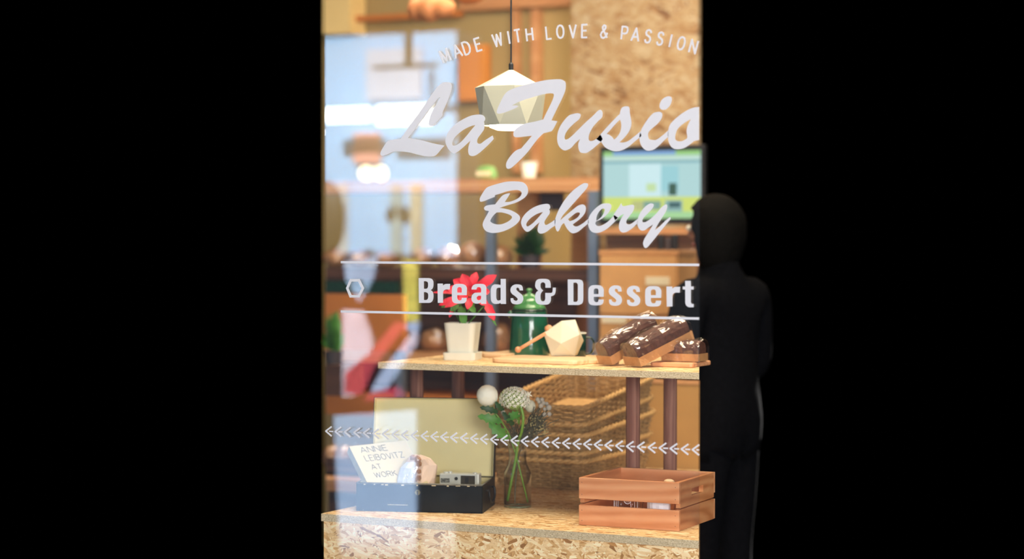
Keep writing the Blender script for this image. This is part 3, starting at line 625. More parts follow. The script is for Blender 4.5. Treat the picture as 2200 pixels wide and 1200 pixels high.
D0 = vp.y/(CAMR @ Vector(((1112-1100)/FPX, 0, -1))).y
def vq(x, y, dd=0): return at(x, y, D=D0+dd)
# white ball flower
bf = thing('ball_chrysanthemum', 'round creamy white ball flower at the left of the vase', 'flower', vq(1047, 873))
bm = NB(); bmesh.ops.create_icosphere(bm, subdivisions=4, radius=1)
cc = vq(1047, 849, -.01)
for v in bm.verts:
    n = v.co.normalized(); q = .0275+.0012*sin(n.x*31+n.z*9)*sin(n.y*27+n.z*17)*cos(n.z*33); v.co = cc+n*q
obj('flower_head', bm, M['petal'], bf, smooth=True)
bm = stemtube([vq(1050, 872, -.01), vq(1070, 895, -.01), vq(1092, 930), vq(1108, 975), vq(1122, 1030), vq(1134, 1078, .01)], .0022); obj('stem', bm, M['stem'], bf, smooth=True)
def lobed(bm, base, tip, width, lobes=3, up=Vector((0, -1, .3)), cup=.15):
    """a toothed leaf blade with a folded midrib and real thickness"""
    ax = tip-base; L = ax.length; ax.normalize(); sd_ = ax.cross(up).normalized(); nn = sd_.cross(ax).normalized(); N = 28 if lobes > 3 else 12; rows = []
    for k in range(N+1):
        t = k/N; w = width*(sin(pi*min(1, t*.92+.06))**.7)*(1-(.42 if lobes > 3 else .22)*abs(cos(pi*lobes*t)))*(1 if t < .97 else .2)
        c_ = base+ax*L*t+nn*(L*.12*sin(pi*t)); rows.append([c_-sd_*w+nn*w*cup, c_-sd_*w*.5+nn*w*cup*.3, c_, c_+sd_*w*.5+nn*w*cup*.3, c_+sd_*w+nn*w*cup])
    vr = [[bm.verts.new(p) for p in r] for r in rows]; vb = [[bm.verts.new(p-nn*.0004) for p in r] for r in rows]
    for V, fl in ((vr, 0), (vb, 1)):
        for a, b in zip(V, V[1:]):
            for i in range(4):
                f = (a[i], a[i+1], b[i+1], b[i]); bm.faces.new(f if not fl else f[::-1])
    for i in range(N): 
        bm.faces.new((vr[i][0], vb[i][0], vb[i+1][0], vr[i+1][0])); bm.faces.new((vr[i][4], vr[i+1][4], vb[i+1][4], vb[i][4]))
for (b0, t0, w, m) in (((1078, 906), (1026, 893), .015, 'leaf'), ((1070, 885), (1031, 874), .011, 'leafdark'), ((1092, 942), (1050, 906), .019, 'leaf'), ((1104, 912), (1080, 884), .012, 'leafdark'), ((1118, 888), (1086, 902), .015, 'leaf'), ((1082, 882), (1064, 862), .010, 'leafdark')):
    bm = NB(); lobed(bm, vq(*b0, -.02), vq(*t0, -.03), w, 4); obj('leaf', bm, M[m], bf)
# white cluster
cl = thing('star_flower_cluster', 'domed cluster of small white star flowers on a thick green stem', 'flower', vq(1105, 885))
bm = NB(); bg_ = NB(); bc = NB()
core = NB(); ball(core, vq(1105, 858, -.008), 1, 20, 14, (.034, .026, .027)); obj('green_core', core, plain('green_calyx', '#9db45e', .7, .3, 120), cl, smooth=True)
for k in range(105):
    gold = k*2.39996; yy = 1-(k+.5)/105*1.5; rr = math.sqrt(max(0, 1-yy*yy)); n = Vector((rr*cos(gold), rr*sin(gold), yy))
    C0 = vq(1105, 858, -.01); p = C0+Vector((n.x*.040, n.y*.030, n.z*.032)); s_r = random.uniform(.0068, .0086)
    t1 = n.orthogonal().normalized(); t2 = n.cross(t1); ro = random.uniform(0, 1); tgt = bg_ if (n.x < -.25 and n.z > 0 and random.random() < .6) else bm
    vs = []
    for j in range(12):
        a = 2*pi*j/12+ro; q = s_r if j % 2 == 0 else s_r*.34; vs.append(tgt.verts.new(p+(t1*cos(a)+t2*sin(a))*q+n*(.0015 if j % 2 == 0 else 0)))
    vb = [tgt.verts.new(v.co-n*.0006) for v in vs]; tgt.faces.new(vs); tgt.faces.new(vb[::-1])
    for j in range(12): tgt.faces.new((vs[j], vb[j], vb[(j+1) % 12], vs[(j+1) % 12]))
    if k % 2: ball(bc, p+n*.0016, .0011, 6, 4)
obj('florets', bm, M['petal'], cl); obj('green_florets', bg_, M['petalgreen'], cl, label='lime green florets not yet open'); obj('dark_pistils', bc, M['leafdark'], cl)
bm = stemtube([vq(1118, 870, -.03), vq(1124, 895, -.032), vq(1121, 925, -.025), vq(1113, 950, -.005), vq(1108, 985), vq(1098, 1035), vq(1090, 1075, .01)], .0038, 8); obj('stem', bm, M['stem'], cl, smooth=True)
bm = NB()
for k in range(26):
    p = vq(1107+random.uniform(-14, 14), 880+random.uniform(-6, 6), random.uniform(-.02, .0)); tube(bm, [p, vq(1116, 912, -.01)], .0006, 4)
obj('flower_stalks', bm, M['stem'], cl)
# one floret hanging outside
bm = NB()
for a in range(5): lobed(bm, vq(1137, 847, -.02), vq(1137+7*cos(a*1.256+.4), 847+9*sin(a*1.256+.4), -.02), .0016, 1)
obj('loose_floret', bm, M['petal'], cl)
# brunia and dried filler
br = thing('brunia_sprig', 'grey-green sprig of round grey buds at the right of the vase', 'flower', vq(1160, 930))
for (x, y, r_) in ((1164, 858, .0062), (1155, 857, .0058), (1167, 865, .006), (1162, 871, .0066), (1174, 867, .0058), (1179, 875, .0078), (1170, 890, .0062), (1180, 889, .0062), (1158, 863, .005), (1081, 886, .006), (1170, 878, .005)):
    bm = NB(); ball(bm, vq(x, y, random.uniform(-.02, .01)), r_, 14, 10); obj('bud', bm, M['brunia'], br, smooth=True)
bm = NB(); ball(bm, vq(1139, 872, -.005), .0165, 20, 14, (.85, .85, 1)); obj('pale_seed_head', bm, plain('pale_seed_head', '#cdcdb4', .8, .1, 150, .5), br, smooth=True)
bm = NB()
for k in range(150):
    a = vq(1122+random.uniform(-8, 10), 945+random.uniform(-12, 10), random.uniform(-.01, .01)); b = vq(random.gauss(1155, 13), random.gauss(903, 14), random.uniform(-.03, .03)); m_ = (a+b)/2+Vector((random.uniform(-.004, .004), 0, random.uniform(-.002, .006)))
    tube(bm, [a, m_, b], [.0007, .0008, .0011], 4)
for k in range(40):
    a = vq(1110+random.uniform(-12, 12), 950, .01); b = vq(random.gauss(1105, 16), random.gauss(915, 8), random.uniform(0, .03)); tube(bm, [a, b], .0008, 4)
obj('needles', bm, M['drydark'], br, label='dark grey-green needles')
bm = NB()
for k in range(70): ball(bm, vq(random.gauss(1150, 13), random.gauss(908, 11), random.uniform(-.035, -.005)), random.uniform(.0012, .0023), 6, 4)
for x, y in ((1171, 928), (1168, 930), (1172, 924), (1107, 900), (1110, 905), (1160, 915), (1165, 922)):
    for _ in range(4): ball(bm, vq(x+random.uniform(-3, 3), y+random.uniform(-3, 3), -.02), .0018, 6, 4)
obj('dry_blossoms', bm, M['dry'], br, label='straw coloured dry blossoms')
bm = stemtube([vq(1150, 895), vq(1130, 935), vq(1115, 975), vq(1108, 1030), vq(1106, 1080)], .0018); obj('stem', bm, M['drydark'], br, smooth=True)

# ------------------------------------------------------------------ wicker baskets
def rrect(w, d, r, n=6):
    P = []
    for cx_, cy_, a0 in ((w/2-r, d/2-r, 0), (-w/2+r, d/2-r, 90), (-w/2+r, -d/2+r, 180), (w/2-r, -d/2+r, 270)):
        for k in range(n+1): a = R(a0+90*k/n); P.append((cx_+r*cos(a), cy_+r*sin(a)))
    return P
def resample(P, N):
    P = [Vector(p) for p in P]; Q = P+[P[0]]; L = [0]
    for a, b in zip(Q, Q[1:]): L.append(L[-1]+(b-a).length)
    out = []; j = 0
    for i in range(N):
        s = L[-1]*i/N
        while L[j+1] < s: j += 1
        t = (s-L[j])/max(1e-9, L[j+1]-L[j]); out.append(Q[j].lerp(Q[j+1], t))
    return out
BX, BY, BHT = .29, .50, .078
def make_basket():
    t = thing('wicker_basket', '', 'basket', (0, 0, 0), group='nested wicker baskets under the stand')
    N = 132; rows = 11; bm = NB()
    def ringpts(f, off=0):
        g = 1-.10*(1-f); return [Vector((p.x, p.y, 0)) for p in resample(rrect(BX*g+off, BY*g+off, .03), N)]
    for k in range(rows):
        f = (k+.5)/rows; P = ringpts(f); pts = []
        for i, p in enumerate(P):
            nrm = Vector((P[(i+1) % N].y-P[i-1].y, P[i-1].x-P[(i+1) % N].x, 0)).normalized()
            pts.append(Vector((p.x, p.y, BHT*f))+nrm*.0019*(1 if (i//3+k) % 2 else -1))
        tube(bm, pts, .0032, 5, closed=True)
    obj('woven_wall', bm, M['wicker'], t, True)
    bm = NB(); P0_ = ringpts(0); P1_ = ringpts(1)
    for i in range(0, N, 3): tube(bm, [Vector((P0_[i].x, P0_[i].y, .002)), Vector((P1_[i].x, P1_[i].y, BHT))], .0024, 5)
    obj('stakes', bm, M['wicker'], t, True)
    bm = NB(); P = resample(rrect(BX+.006, BY+.006, .032), 264)
    for ph in (0, pi):
        tube(bm, [Vector((p.x, p.y, BHT+.001+.0034*sin(i*.75+ph)))+Vector((p.x, p.y, 0)).normalized()*.0036*cos(i*.75+ph) for i, p in enumerate(P)], .0048, 6, closed=True)
    obj('braided_rim', bm, M['wickerrim'], t, True, smooth=True)
    bm = NB(); Pf = resample(rrect(BX*.895, BY*.895, .028), 48); slab(bm, [(p.x, p.y) for p in Pf], 0, .006)
    for k in range(-15, 16): tube(bm, [(k*.0085, -BY*.43, .0075), (k*.0085, BY*.43, .0075)], .0024, 5)
    obj('woven_base', bm, M['wickerfloor'], t, True)
    return t
bk0 = make_basket()
cor = at(1250, 1056, Y=5.155)      # near right corner of the lowest one
rims = [998, 974, 934, 911, 873]; tilt = [0.5, 2.0, 3.6, 5.2, 6.8]; words = ['lowest of the nested wicker baskets, resting on the counter', 'second wicker basket from the bottom of the nested stack', 'middle wicker basket of the five in the nested stack', 'second wicker basket from the top of the nested stack', 'topmost wicker basket, its tan woven inside showing']
for k in range(5):
    zr = at(1255, rims[k], Y=5.15).z-BHT-.004; zr = max(zr, ZC+.001)
    T = R(tilt[k]); cx_ = cor.x-BX/2+.004*k*(1 if k < 3 else .7)-(0.006 if k % 2 else 0); cy_ = 5.155+BY/2*cos(T)
    loc = (cx_, cy_, zr+BY/2*sin(T)); rot = (T, 0, 0)
    if k == 0: bk0.location = loc; bk0.rotation_euler = rot; bk0['label'] = words[0]
    else: dup(bk0, loc, rot, words[k])

# ------------------------------------------------------------------ crate
c0 = at(1243.5, 1127, Z=ZC); c1 = at(1458.5, 1141, Z=ZC); e1 = c1-c0; CW = e1.length; CZ = math.atan2(e1.y, e1.x); CH, CD, ct_ = .1145, .25, .009
cr = thing('wooden_crate', 'reddish cherry wood slatted crate at the right end of the counter', 'crate', (c0.x, c0.y, ZC+.0005), (0, 0, CZ))
for nm_, z0_, z1_ in (('front_slat', .064, CH), ('front_slat', .0, .0485)):
    bm = NB(); box(bm, (0, 0, z0_), (CW, ct_, z1_)); obj(nm_, bm, M['crate'], cr, True, bevel=.0008)
    bm = NB(); box(bm, (0, CD-ct_, z0_), (CW, CD, z1_)); obj('back_slat', bm, M['crate'], cr, True, bevel=.0008)
def side(x):
    bm = NB(); y0_, y1_ = ct_, CD-ct_; hy0, hy1, hz0, hz1 = .085, .165, .075, .092; T = .011
    for lo, hi in (((y0_, 0), (y1_, .050)), ((y0_, .053), (y1_, hz0)), ((y0_, hz0), (hy0, hz1)), ((hy1, hz0), (y1_, hz1)), ((y0_, hz1), (y1_, CH))): box(bm, (x, lo[0], lo[1]), (x+T, hi[0], hi[1]))
    for yy in (hy0, hy1):   # rounded ends of the hand hole
        for a in range(3): pass
    obj('side_board', bm, M['crate_side'], cr, True)
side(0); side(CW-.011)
bm = NB(); box(bm, (.011, ct_, .002), (CW-.011, CD-ct_, .007)); obj('bottom_board', bm, M['crate_side'], cr, True)
bm = NB()
for x in (.008, CW-.008):
    for z in (.072, .104, .010, .038): lathe(bm, [(.0009, -.0003), (.0009, .0004)], (x, 0, z), 8)
for v in bm.verts: pass
for f in bm.faces: pass
bm.free(); nailm = plain('dull_nail', '#6b5a4c', .5)
for x in (.008, CW-.009):
    for z in (.074, .103, .011, .036): bm = NB(); tube(bm, [(x, -.0003, z), (x, .0006, z)], .0010, 8); obj('nail', bm, nailm, cr, True)
# things in the crate
jx = Matrix.Rotation(CZ, 3, 'Z')
def inc(x, y, z=.0078): return Vector((c0.x, c0.y, ZC+.0005)) + jx @ Vector((x, y, z))
gj = thing('printed_glass_jar', 'clear glass jar with white printed lines lying low inside the crate', 'jar', inc(.105, .06))
bm = NB(); lathe(bm, [(.036, 0), (.038, .003), (.038, .066), (.034, .07), (.034, .067), (.036, .004), (1e-4, .003)], inc(.105, .06), 32, caps=False); obj('glass_body', bm, M['vase'], gj, smooth=True)
bm = NB()
def onjar(a, z): return inc(.105, .06)+Vector((sin(a)*.0384, -cos(a)*.0384, z))
for a in [-.75, -.65, -.45, -.3, .55, .8, 1.0]: tube(bm, [onjar(a, .03), onjar(a, .062)], .0005, 4)
for z in (.056, .060): tube(bm, [onjar(a/10, z) for a in range(-3, 5)], .0005, 4)
tube(bm, [onjar(.35+.22*cos(t*.3927), .055+.0085*sin(t*.3927)) for t in range(16)], .0009, 4, closed=True)
for a in (.25, .33, .41, .49): tube(bm, [onjar(a, .05), onjar(a, .060)], .0004, 4)
obj('white_print', bm, M['vinyl'], gj)
cp = thing('paper_roll', 'white paper roll visible through the crate slats', 'paper', inc(.19, .045))
bm = NB(); rr = []
for z, w_ in ((0, 1), (.02, .98), (.045, 1.02), (.0640, .97)):
    rr.append([inc(.19+.0275*w_*cos(a*pi/10)*(1+.05*sin(a*3)), .045+.022*w_*sin(a*pi/10)*(1+.06*cos(a*2.3)), .0078+z) for a in range(20)])
loft(bm, rr); obj('roll', bm, plain('white_tissue', '#e9ebf2', .8, .03, 60, .4), cp)
cs = obj('wooden_scoop', NB(), M['board'])
bpy.data.objects.remove(cs)
bm = NB(); tube(bm, [inc(.165, .19, .014), inc(.19, .13, .06), inc(.2, .09, .103)], [.006, .006, .009], 10); ball(bm, inc(.2, .085, .105), .0115, 14, 8, (1.2, 1, .6))
tag(obj('wooden_spoon', bm, M['board'], smooth=True), 'pale wooden spoon end poking up over the crate front', 'spoon')

# ------------------------------------------------------------------ display stand: boards, poinsettia, coffee pot, mug, polyhedron, dipper
DB = 5.42
def onS(px, py): return at(px, py, Z=ZS)
b0 = onS(1066, 776); 
def board(name, label, x0, x1, Y0, Y1, z, th, rnd, handle=None, mat='board'):
    t = thing(name, label, 'chopping board', ((x0+x1)/2, (Y0+Y1)/2, z)); w, d = x1-x0, Y1-Y0
    bm = NB(); P = resample(rrect(w, d, rnd, 8), 72); slab(bm, [(p.x, p.y) for p in P], .0003, th); obj('board', bm, M[mat], t, True, bevel=.003)
    if handle:
        s, L, hw = handle; bm = NB(); hx0 = (w/2-.004)*s
        P = [(hx0, -hw*1.5), (hx0+s*.02, -hw), (hx0+s*(L-.02), -hw*.9), (hx0+s*L, -hw*.4), (hx0+s*L, hw*.4), (hx0+s*(L-.02), hw*.9), (hx0+s*.02, hw), (hx0, hw*1.5)]
        slab(bm, P if s > 0 else P[::-1], .0006, th-.0004); obj('handle', bm, M[mat], t, True, bevel=.003)
    return t
xa = at(1068, 780, Y=4.84).x; xb = at(1262, 776, Y=4.84).x
board('chopping_board', 'pale beech board under the white polyhedron', xa, xb, 4.79, 4.96, ZS, .012, .03, (1, .075, .018))
xa2 = at(1032, 770, Y=4.99).x; xb2 = at(1100, 770, Y=4.99).x
board('chopping_board', 'pale board end behind the plant saucer', xa2, xb2-.012, 4.985, 5.15, ZS, .011, .02)
# poinsettia
pp = onS(994, 772); pD = (CAMR.transposed() @ (pp-Vector((0, 0, EYE)))).z*-1; s1 = pD/FPX
pt = thing('potted_poinsettia', 'red poinsettia in a small white tapered pot on a saucer', 'potted plant', (pp.x, pp.y, ZS+.0005), (0, 0, R(10)))
def sq(bm, levels, n=5):
    rings = []
    for w, r, z in levels: rings.append([Vector((p[0], p[1], z)) for p in rrect(w, w, r, n)])
    return rings
k_ = s1
bm = NB(); hh = 16*k_; loft(bm, sq(bm, [(70*k_, 8*k_, 0), (72*k_, 8*k_, hh), (66*k_, 7*k_, hh), (66*k_, 7*k_, hh*.7)], 5)); obj('saucer', bm, M['white'], pt, True, smooth=False, bevel=0)
bm = NB(); zb_, zt_ = 12*k_, 79*k_; lv = [(56*k_, 10*k_, zb_), (70*k_, 13*k_, zt_), (66*k_, 12*k_, zt_), (64*k_, 11*k_, zt_-8*k_)]
loft(bm, sq(bm, lv, 6)); obj('pot', bm, M['white'], pt, True)
bm = NB(); slab(bm, rrect(63*k_, 63*k_, 10*k_, 5), zt_-9*k_, zt_-6*k_); obj('soil', bm, M['soil'], pt, True)
pt.rotation_euler = (0, 0, R(14))
bpy.context.view_layer.update()
def pv(x, y, dd=0): return pt.matrix_world.inverted() @ at(x, y, D=pD+dd)
bm = NB()
for a, b in (((994, 700, 0), (990, 655, -.005)), ((996, 700, 0), (1010, 655, -.01)), ((1002, 700, 0), (1045, 650, -.01)), ((992, 700, 0), (970, 655, -.01)), ((997, 700, 0), (1000, 650, .02))):
    tube(bm, curve3([pv(*a), pv((a[0]+b[0])/2, (a[1]+b[1])/2, b[2]), pv(*b)]), .0016, 6)
obj('stem', bm, M['leaf'], pt, True, smooth=True)
upl = pt.matrix_world.inverted().to_3x3() @ Vector((.45, -.85, .35))
def leafset(name, mat, L):
    for (bx_, by_, bd_), (tx, ty, td), w in L:
        bm = NB(); lobed(bm, pv(bx_, by_, bd_), pv(tx, ty, td), w, 2, upl, .22); obj(name, bm, M[mat], pt, True, smooth=False)
leafset('red_bract', 'red', [((1008, 625, -.01), (993, 588, -.01), .017), ((1010, 625, -.01), (1024, 584, .0), .014), ((1018, 628, -.01), (1067, 590, -.02), .016), ((1005, 622, 0), (974, 600, .01), .015),
    ((1000, 632, -.02), (960, 618, -.02), .014), ((1000, 638, -.02), (943, 655, -.03), .012), ((1003, 640, -.03), (955, 660, -.05), .010), ((1012, 640, -.03), (1004, 664, -.06), .012), ((1015, 638, -.03), (1050, 655, -.05), .013),
    ((1018, 630, 0), (1052, 625, .02), .014), ((990, 630, 0), (930, 628, .01), .006), ((1005, 630, .01), (1010, 595, .03), .018), ((1000, 630, .01), (982, 600, .03), .016), ((1045, 652, -.02), (1062, 688, -.04), .013), ((975, 660, .0), (965, 682, -.01), .006), ((1004, 634, -.03), (985, 645, -.06), .010), ((1008, 628, -.03), (1030, 612, -.05), .012)])
leafset('green_leaf', 'leaf', [((990, 658, -.01), (998, 700, -.04), .013), ((985, 655, 0), (968, 668, -.01), .010), ((1005, 655, 0), (1022, 672, -.02), .010), ((1040, 660, -.02), (1067, 700, -.03), .005), ((965, 655, -.01), (948, 660, -.03), .007), ((1000, 650, .01), (1020, 655, .03), .012), ((992, 652, .01), (975, 650, .03), .012)])
bm = NB()
for k in range(9): ball(bm, pv(1008+random.uniform(-7, 7), 632+random.uniform(-5, 5), -.03), .003, 8, 6)
obj('flower_buds', bm, plain('yellow_red_bud', '#d8502a', .6), pt, True)

# green coffee pot
cpn = at(1137, 757, Y=5.08); s2 = (CAMR.transposed() @ (cpn-Vector((0, 0, EYE)))).z*-1/FPX
cf = thing('enamel_coffee_pot', 'tall green enamel coffee pot with domed lid on the stand', 'coffee pot', (cpn.x, cpn.y, ZS+.0005)); C = Vector((cpn.x, cpn.y, ZS+.0005))
def LP(L): return [(r*s2, h*s2) for r, h in L]
bm = NB(); lathe(bm, LP([(40, 0), (43, 2), (43.5, 6), (41, 50), (38.5, 93), (37, 97), (35, 98)]), C, 48); obj('body', bm, M['enamel'], cf, smooth=True)
bm = NB(); lathe(bm, LP([(37.2, 96), (38.4, 98), (37.2, 101), (34, 103)]), C, 48); obj('rim', bm, M['darkgreen'], cf, smooth=True)
bm = NB(); lathe(bm, LP([(35.5, 102), (35, 106), (32, 109), (30, 111), (29, 117), (23, 126), (14, 132), (6, 135), (4, 138), (7, 141), (7, 144), (4, 146), (.1, 146.5)]), C, 48); obj('lid', bm, M['enamel_lid'], cf, smooth=True)
bm = NB(); rt = Vector((cos(YAW), sin(YAW), 0)); tube(bm, curve3([C-rt*38*s2+Vector((0, 0, 60*s2)), C-rt*46*s2+Vector((0, 0, 72*s2)), C-rt*45*s2+Vector((0, 0, 92*s2)), C-rt*51*s2+Vector((0, 0, 100*s2))]), [.011]*6+[.009]*6+[.007]*6+[.006]*7, 12) if False else tube(bm, [C-rt*37*s2+Vector((0, 0, 88*s2)), C-rt*44*s2+Vector((0, 0, 96*s2))], [.012, .006], 12); obj('spout', bm, M['enamel'], cf, smooth=True)
bk_ = Vector((-sin(YAW), cos(YAW), 0)); bm = NB(); tube(bm, curve3([C+bk_*36*s2+rt*8*s2+Vector((0, 0, 90*s2)), C+bk_*70*s2+rt*14*s2+Vector((0, 0, 95*s2)), C+bk_*78*s2+rt*14*s2+Vector((0, 0, 60*s2)), C+bk_*60*s2+rt*10*s2+Vector((0, 0, 20*s2)), C+bk_*38*s2+rt*8*s2+Vector((0, 0, 15*s2))]), .0055, 10); obj('handle', bm, M['enamel'], cf, smooth=True)
# mug
mp = at(1232, 757, Y=5.06); C = Vector((mp.x, mp.y, ZS+.0005)); mg = thing('enamel_mug', 'dark green enamel mug with a white rim behind the polyhedron', 'mug', C)
bm = NB(); lathe(bm, LP([(25, 0), (26.5, 2), (27, 52), (25.8, 52), (25, 4), (.1, 3)]), C, 40, caps=False); obj('body', bm, M['darkgreen'], mg, smooth=True)
bm = NB(); tube(bm, [C+Vector((cos(2*pi*k/40)*26.5*s2, sin(2*pi*k/40)*26.5*s2, 53*s2)) for k in range(40)], 1.6*s2, 6, closed=True); obj('rim', bm, M['white'], mg, smooth=True, label='white rolled rim')
bm = NB(); tube(bm, curve3([C+rt*26*s2+Vector((0, 0, 44*s2)), C+rt*38*s2+Vector((0, 0, 42*s2)), C+rt*44*s2+Vector((0, 0, 28*s2)), C+rt*38*s2+Vector((0, 0, 12*s2)), C+rt*26*s2+Vector((0, 0, 8*s2))]), 2.2*s2, 8); obj('handle', bm, M['darkgreen'], mg, smooth=True)
# polyhedron holder
ph = thing('faceted_vessel', 'white faceted plaster vessel standing on the pale beech board', 'vessel', at(1210, 764, Z=ZS+.012))
pd = .0; Dp = 5.372 + 0; zB = ZS+.0125
basep = at(1210, 764, Z=zB); Dp = -(CAMR.transposed() @ (basep-Vector((0, 0, EYE)))).z + .02
V = [at(1205, 737.5, D=Dp-.045), at(1167.5, 715.5, D=Dp-.012), at(1206.5, 688.5, D=Dp-.012), at(1236, 686, D=Dp-.006), at(1245, 718, D=Dp-.036), at(1254, 731, D=Dp+.004),
     at(1170, 712, D=Dp+.035), at(1212, 690, D=Dp+.04), at(1238, 700, D=Dp+.045), at(1232, 740, D=Dp+.055), at(1192, 742, D=Dp+.052)]
for x, dd in ((1185, -.02), (1235, -.022), (1240, .018), (1212, .035), (1184, .018)):
    q = at(x, 763, D=Dp+dd); q.z = zB; V.append(q)
bm = NB()
for v in V: bm.verts.new(v)
r = bmesh.ops.convex_hull(bm, input=bm.verts[:]); bmesh.ops.delete(bm, geom=list({g for g in r['geom_interior'] if isinstance(g, bmesh.types.BMVert)}), context='VERTS')
obj('shell', bm, M['poly'], ph, bevel=.0008)
# honey dipper leaning on it
dp = thing('wooden_dipper', 'pale wooden stick with a ball end leaning on the faceted vessel', 'dipper', at(1112, 752, Z=ZS+.0125))
A_ = at(1113, 750.5, D=Dp-.045); A_.z = max(A_.z, ZS+.018); B_2 = at(1172, 716, D=Dp-.03); 
bm = NB(); tube(bm, [A_, A_.lerp(B_2, .5), B_2], .0046, 14); obj('stick', bm, M['board_red'], dp, smooth=True)
bm = NB(); ball(bm, A_, .0082, 16, 10); obj('ball_end', bm, M['board_red'], dp, smooth=True)
dd_ = (B_2-A_).normalized(); bm = NB(); q = at(1179, 708, D=Dp-.0); tube(bm, [q-dd_*.008, q-dd_*.004, q+dd_*.006, q+dd_*.01], [.009, .0125, .0125, .009], 18); obj('round_head', bm, M['board_red'], dp, smooth=True)

# wrapped loaves
def loaf(label, P, az, el, w, L, h, roll=0):
    """P near bottom corner; az direction of the length from world X, el its rise"""
    rot = Matrix.Rotation(az, 3, 'Z') @ Matrix.Rotation(-el, 3, 'Y') @ Matrix.Rotation(roll, 3, 'X')
    t = thing('wrapped_loaf', label, 'bread', P, rot.to_euler(), 'dark loaves in clear wrappers on the stand')
    def prof(w_, h_, y0):
        P_ = [(0, 0), (w_, 0), (w_*1.0, h_*.62)]
        for k in range(1, 8): a = pi*k/8; P_.append((w_/2+w_/2*cos(a), h_*.62+h_*.38*sin(a)))
        P_.append((0, h_*.62)); return [(y0+y, z) for y, z in P_]
    def body(x0, x1, wi, hi, off, jit=0, nseg=8):
        bm = NB(); rings = []
        for k in range(nseg+1):
            x = x0+(x1-x0)*k/nseg; e = .94 if k in (0, nseg) else 1
            rings.append([Vector((x, y*e+(wi*(1-e)/2)+random.uniform(-jit, jit), z*e+random.uniform(-jit, jit))) for y, z in prof(wi, hi, off)])
        loft(bm, rings); return bm
    bm = body(.006, L-.006, w-.010, h-.008, .005, .0012)
    for v in bm.verts: v.co.z += .003
    obj('loaf', bm, M['loaf'], t, True, smooth=False)
    bm = NB(); box(bm, (.003, .002, .001), (L-.003, w-.002, .0028)); box(bm, (.003, .002, .0028), (L-.003, .0032, h*.34)); box(bm, (.003, w-.0032, .0028), (L-.003, w-.002, h*.34)); box(bm, (.003, .0032, .0028), (.0042, w-.0032, h*.36)); box(bm, (L-.0042, .0032, .0028), (L-.003, w-.0032, h*.34))
    obj('paper_case', bm, M['kraft'], t, True)
    bm = body(0, L, w, h, 0, .0022, 12); obj('wrapper', bm, M['cello'], t, True)
    return t
YA = YAW
Pb = at(1377, 790, Z=ZS); loaf('front wrapped dark loaf tilted across the other two', (Pb.x, Pb.y, ZS+.001), YA+R(33), R(21), .072, .185, .070)
Pa = at(1314, 787, Z=ZS); loaf('left wrapped dark loaf, its far end raised highest', (Pa.x, Pa.y+.005, ZS+.001), YA+R(36), R(24), .060, .185, .070)
xc = at(1402, 780, Y=4.85); board('chopping_board', 'reddish board under the flat loaf at the right edge', xc.x, at(1494, 784, Y=4.85).x, 4.83, 4.96, ZS, .012, .008, mat='board_red')
Pc = Vector((at(1418, 775, Y=4.86).x, 4.86, ZS+.0128)); loaf('flat wrapped loaf lying on the reddish board at right', Pc, R(0), R(0), .07, .105, .058)

# ------------------------------------------------------------------ pendant lamp
pl0 = at(1098, 268, D=5.3); ps = 5.3/FPX; pn = thing('pendant_lamp', 'white faceted pendant lamp hanging on a dark cord', 'lamp', pl0)
zA, z1_, z2_ = at(1098, 148, D=5.3).z, at(1098, 188, D=5.3).z, at(1098, 270, D=5.3).z
def ringp(r_, z, n, ph): return [Vector((pl0.x+r_*ps*cos(YAW+ph+2*pi*k/n), pl0.y+r_*ps*sin(YAW+ph+2*pi*k/n), z)) for k in range(n)]
def shade(scale, dz):
    r1 = ringp(79*scale, z1_+dz, 7, .3); r2 = ringp(66*scale, z2_, 7, .3+pi/7); ap = Vector((pl0.x, pl0.y, zA+dz*1.5)); return r1, r2, ap
bm = NB(); r1, r2, ap = shade(1, 0); i1, i2, ia = shade(.965, -.003)
A1 = [bm.verts.new(v) for v in r1]; A2 = [bm.verts.new(v) for v in r2]; AA = bm.verts.new(ap); B1 = [bm.verts.new(v) for v in i1]; B2 = [bm.verts.new(v) for v in i2]; BA = bm.verts.new(ia)
for k in range(7):
    n = (k+1) % 7
    bm.faces.new((AA, A1[k], A1[n])); bm.faces.new((A1[k], A2[k], A1[n])); bm.faces.new((A1[n], A2[k], A2[n]))
    bm.faces.new((BA, B1[n], B1[k])); bm.faces.new((B1[k], B1[n], B2[k])); bm.faces.new((B1[n], B2[n], B2[k])); bm.faces.new((A2[k], B2[k], B2[n], A2[n]))
obj('lamp_shade', bm, M['shade'], pn)
bm = NB(); lathe(bm, [(1e-4, z2_-.012), (30*ps, z2_-.011), (46*ps, z2_-.004), (46*ps, z2_+.012), (1e-4, z2_+.012)], (pl0.x, pl0.y, 0), 28, caps=False); obj('bulb', bm, M['bulb'], pn)
bm = NB(); tube(bm, [Vector((pl0.x, pl0.y, zA-.002)), Vector((pl0.x, pl0.y, 2.8))], .0023, 8); obj('cord', bm, M['black'], pn)
bm = NB(); lathe(bm, [(.006, zA-.006), (.006, zA+.012), (.003, zA+.016)], (pl0.x, pl0.y, 0), 12); obj('cord_grip', bm, M['black'], pn)

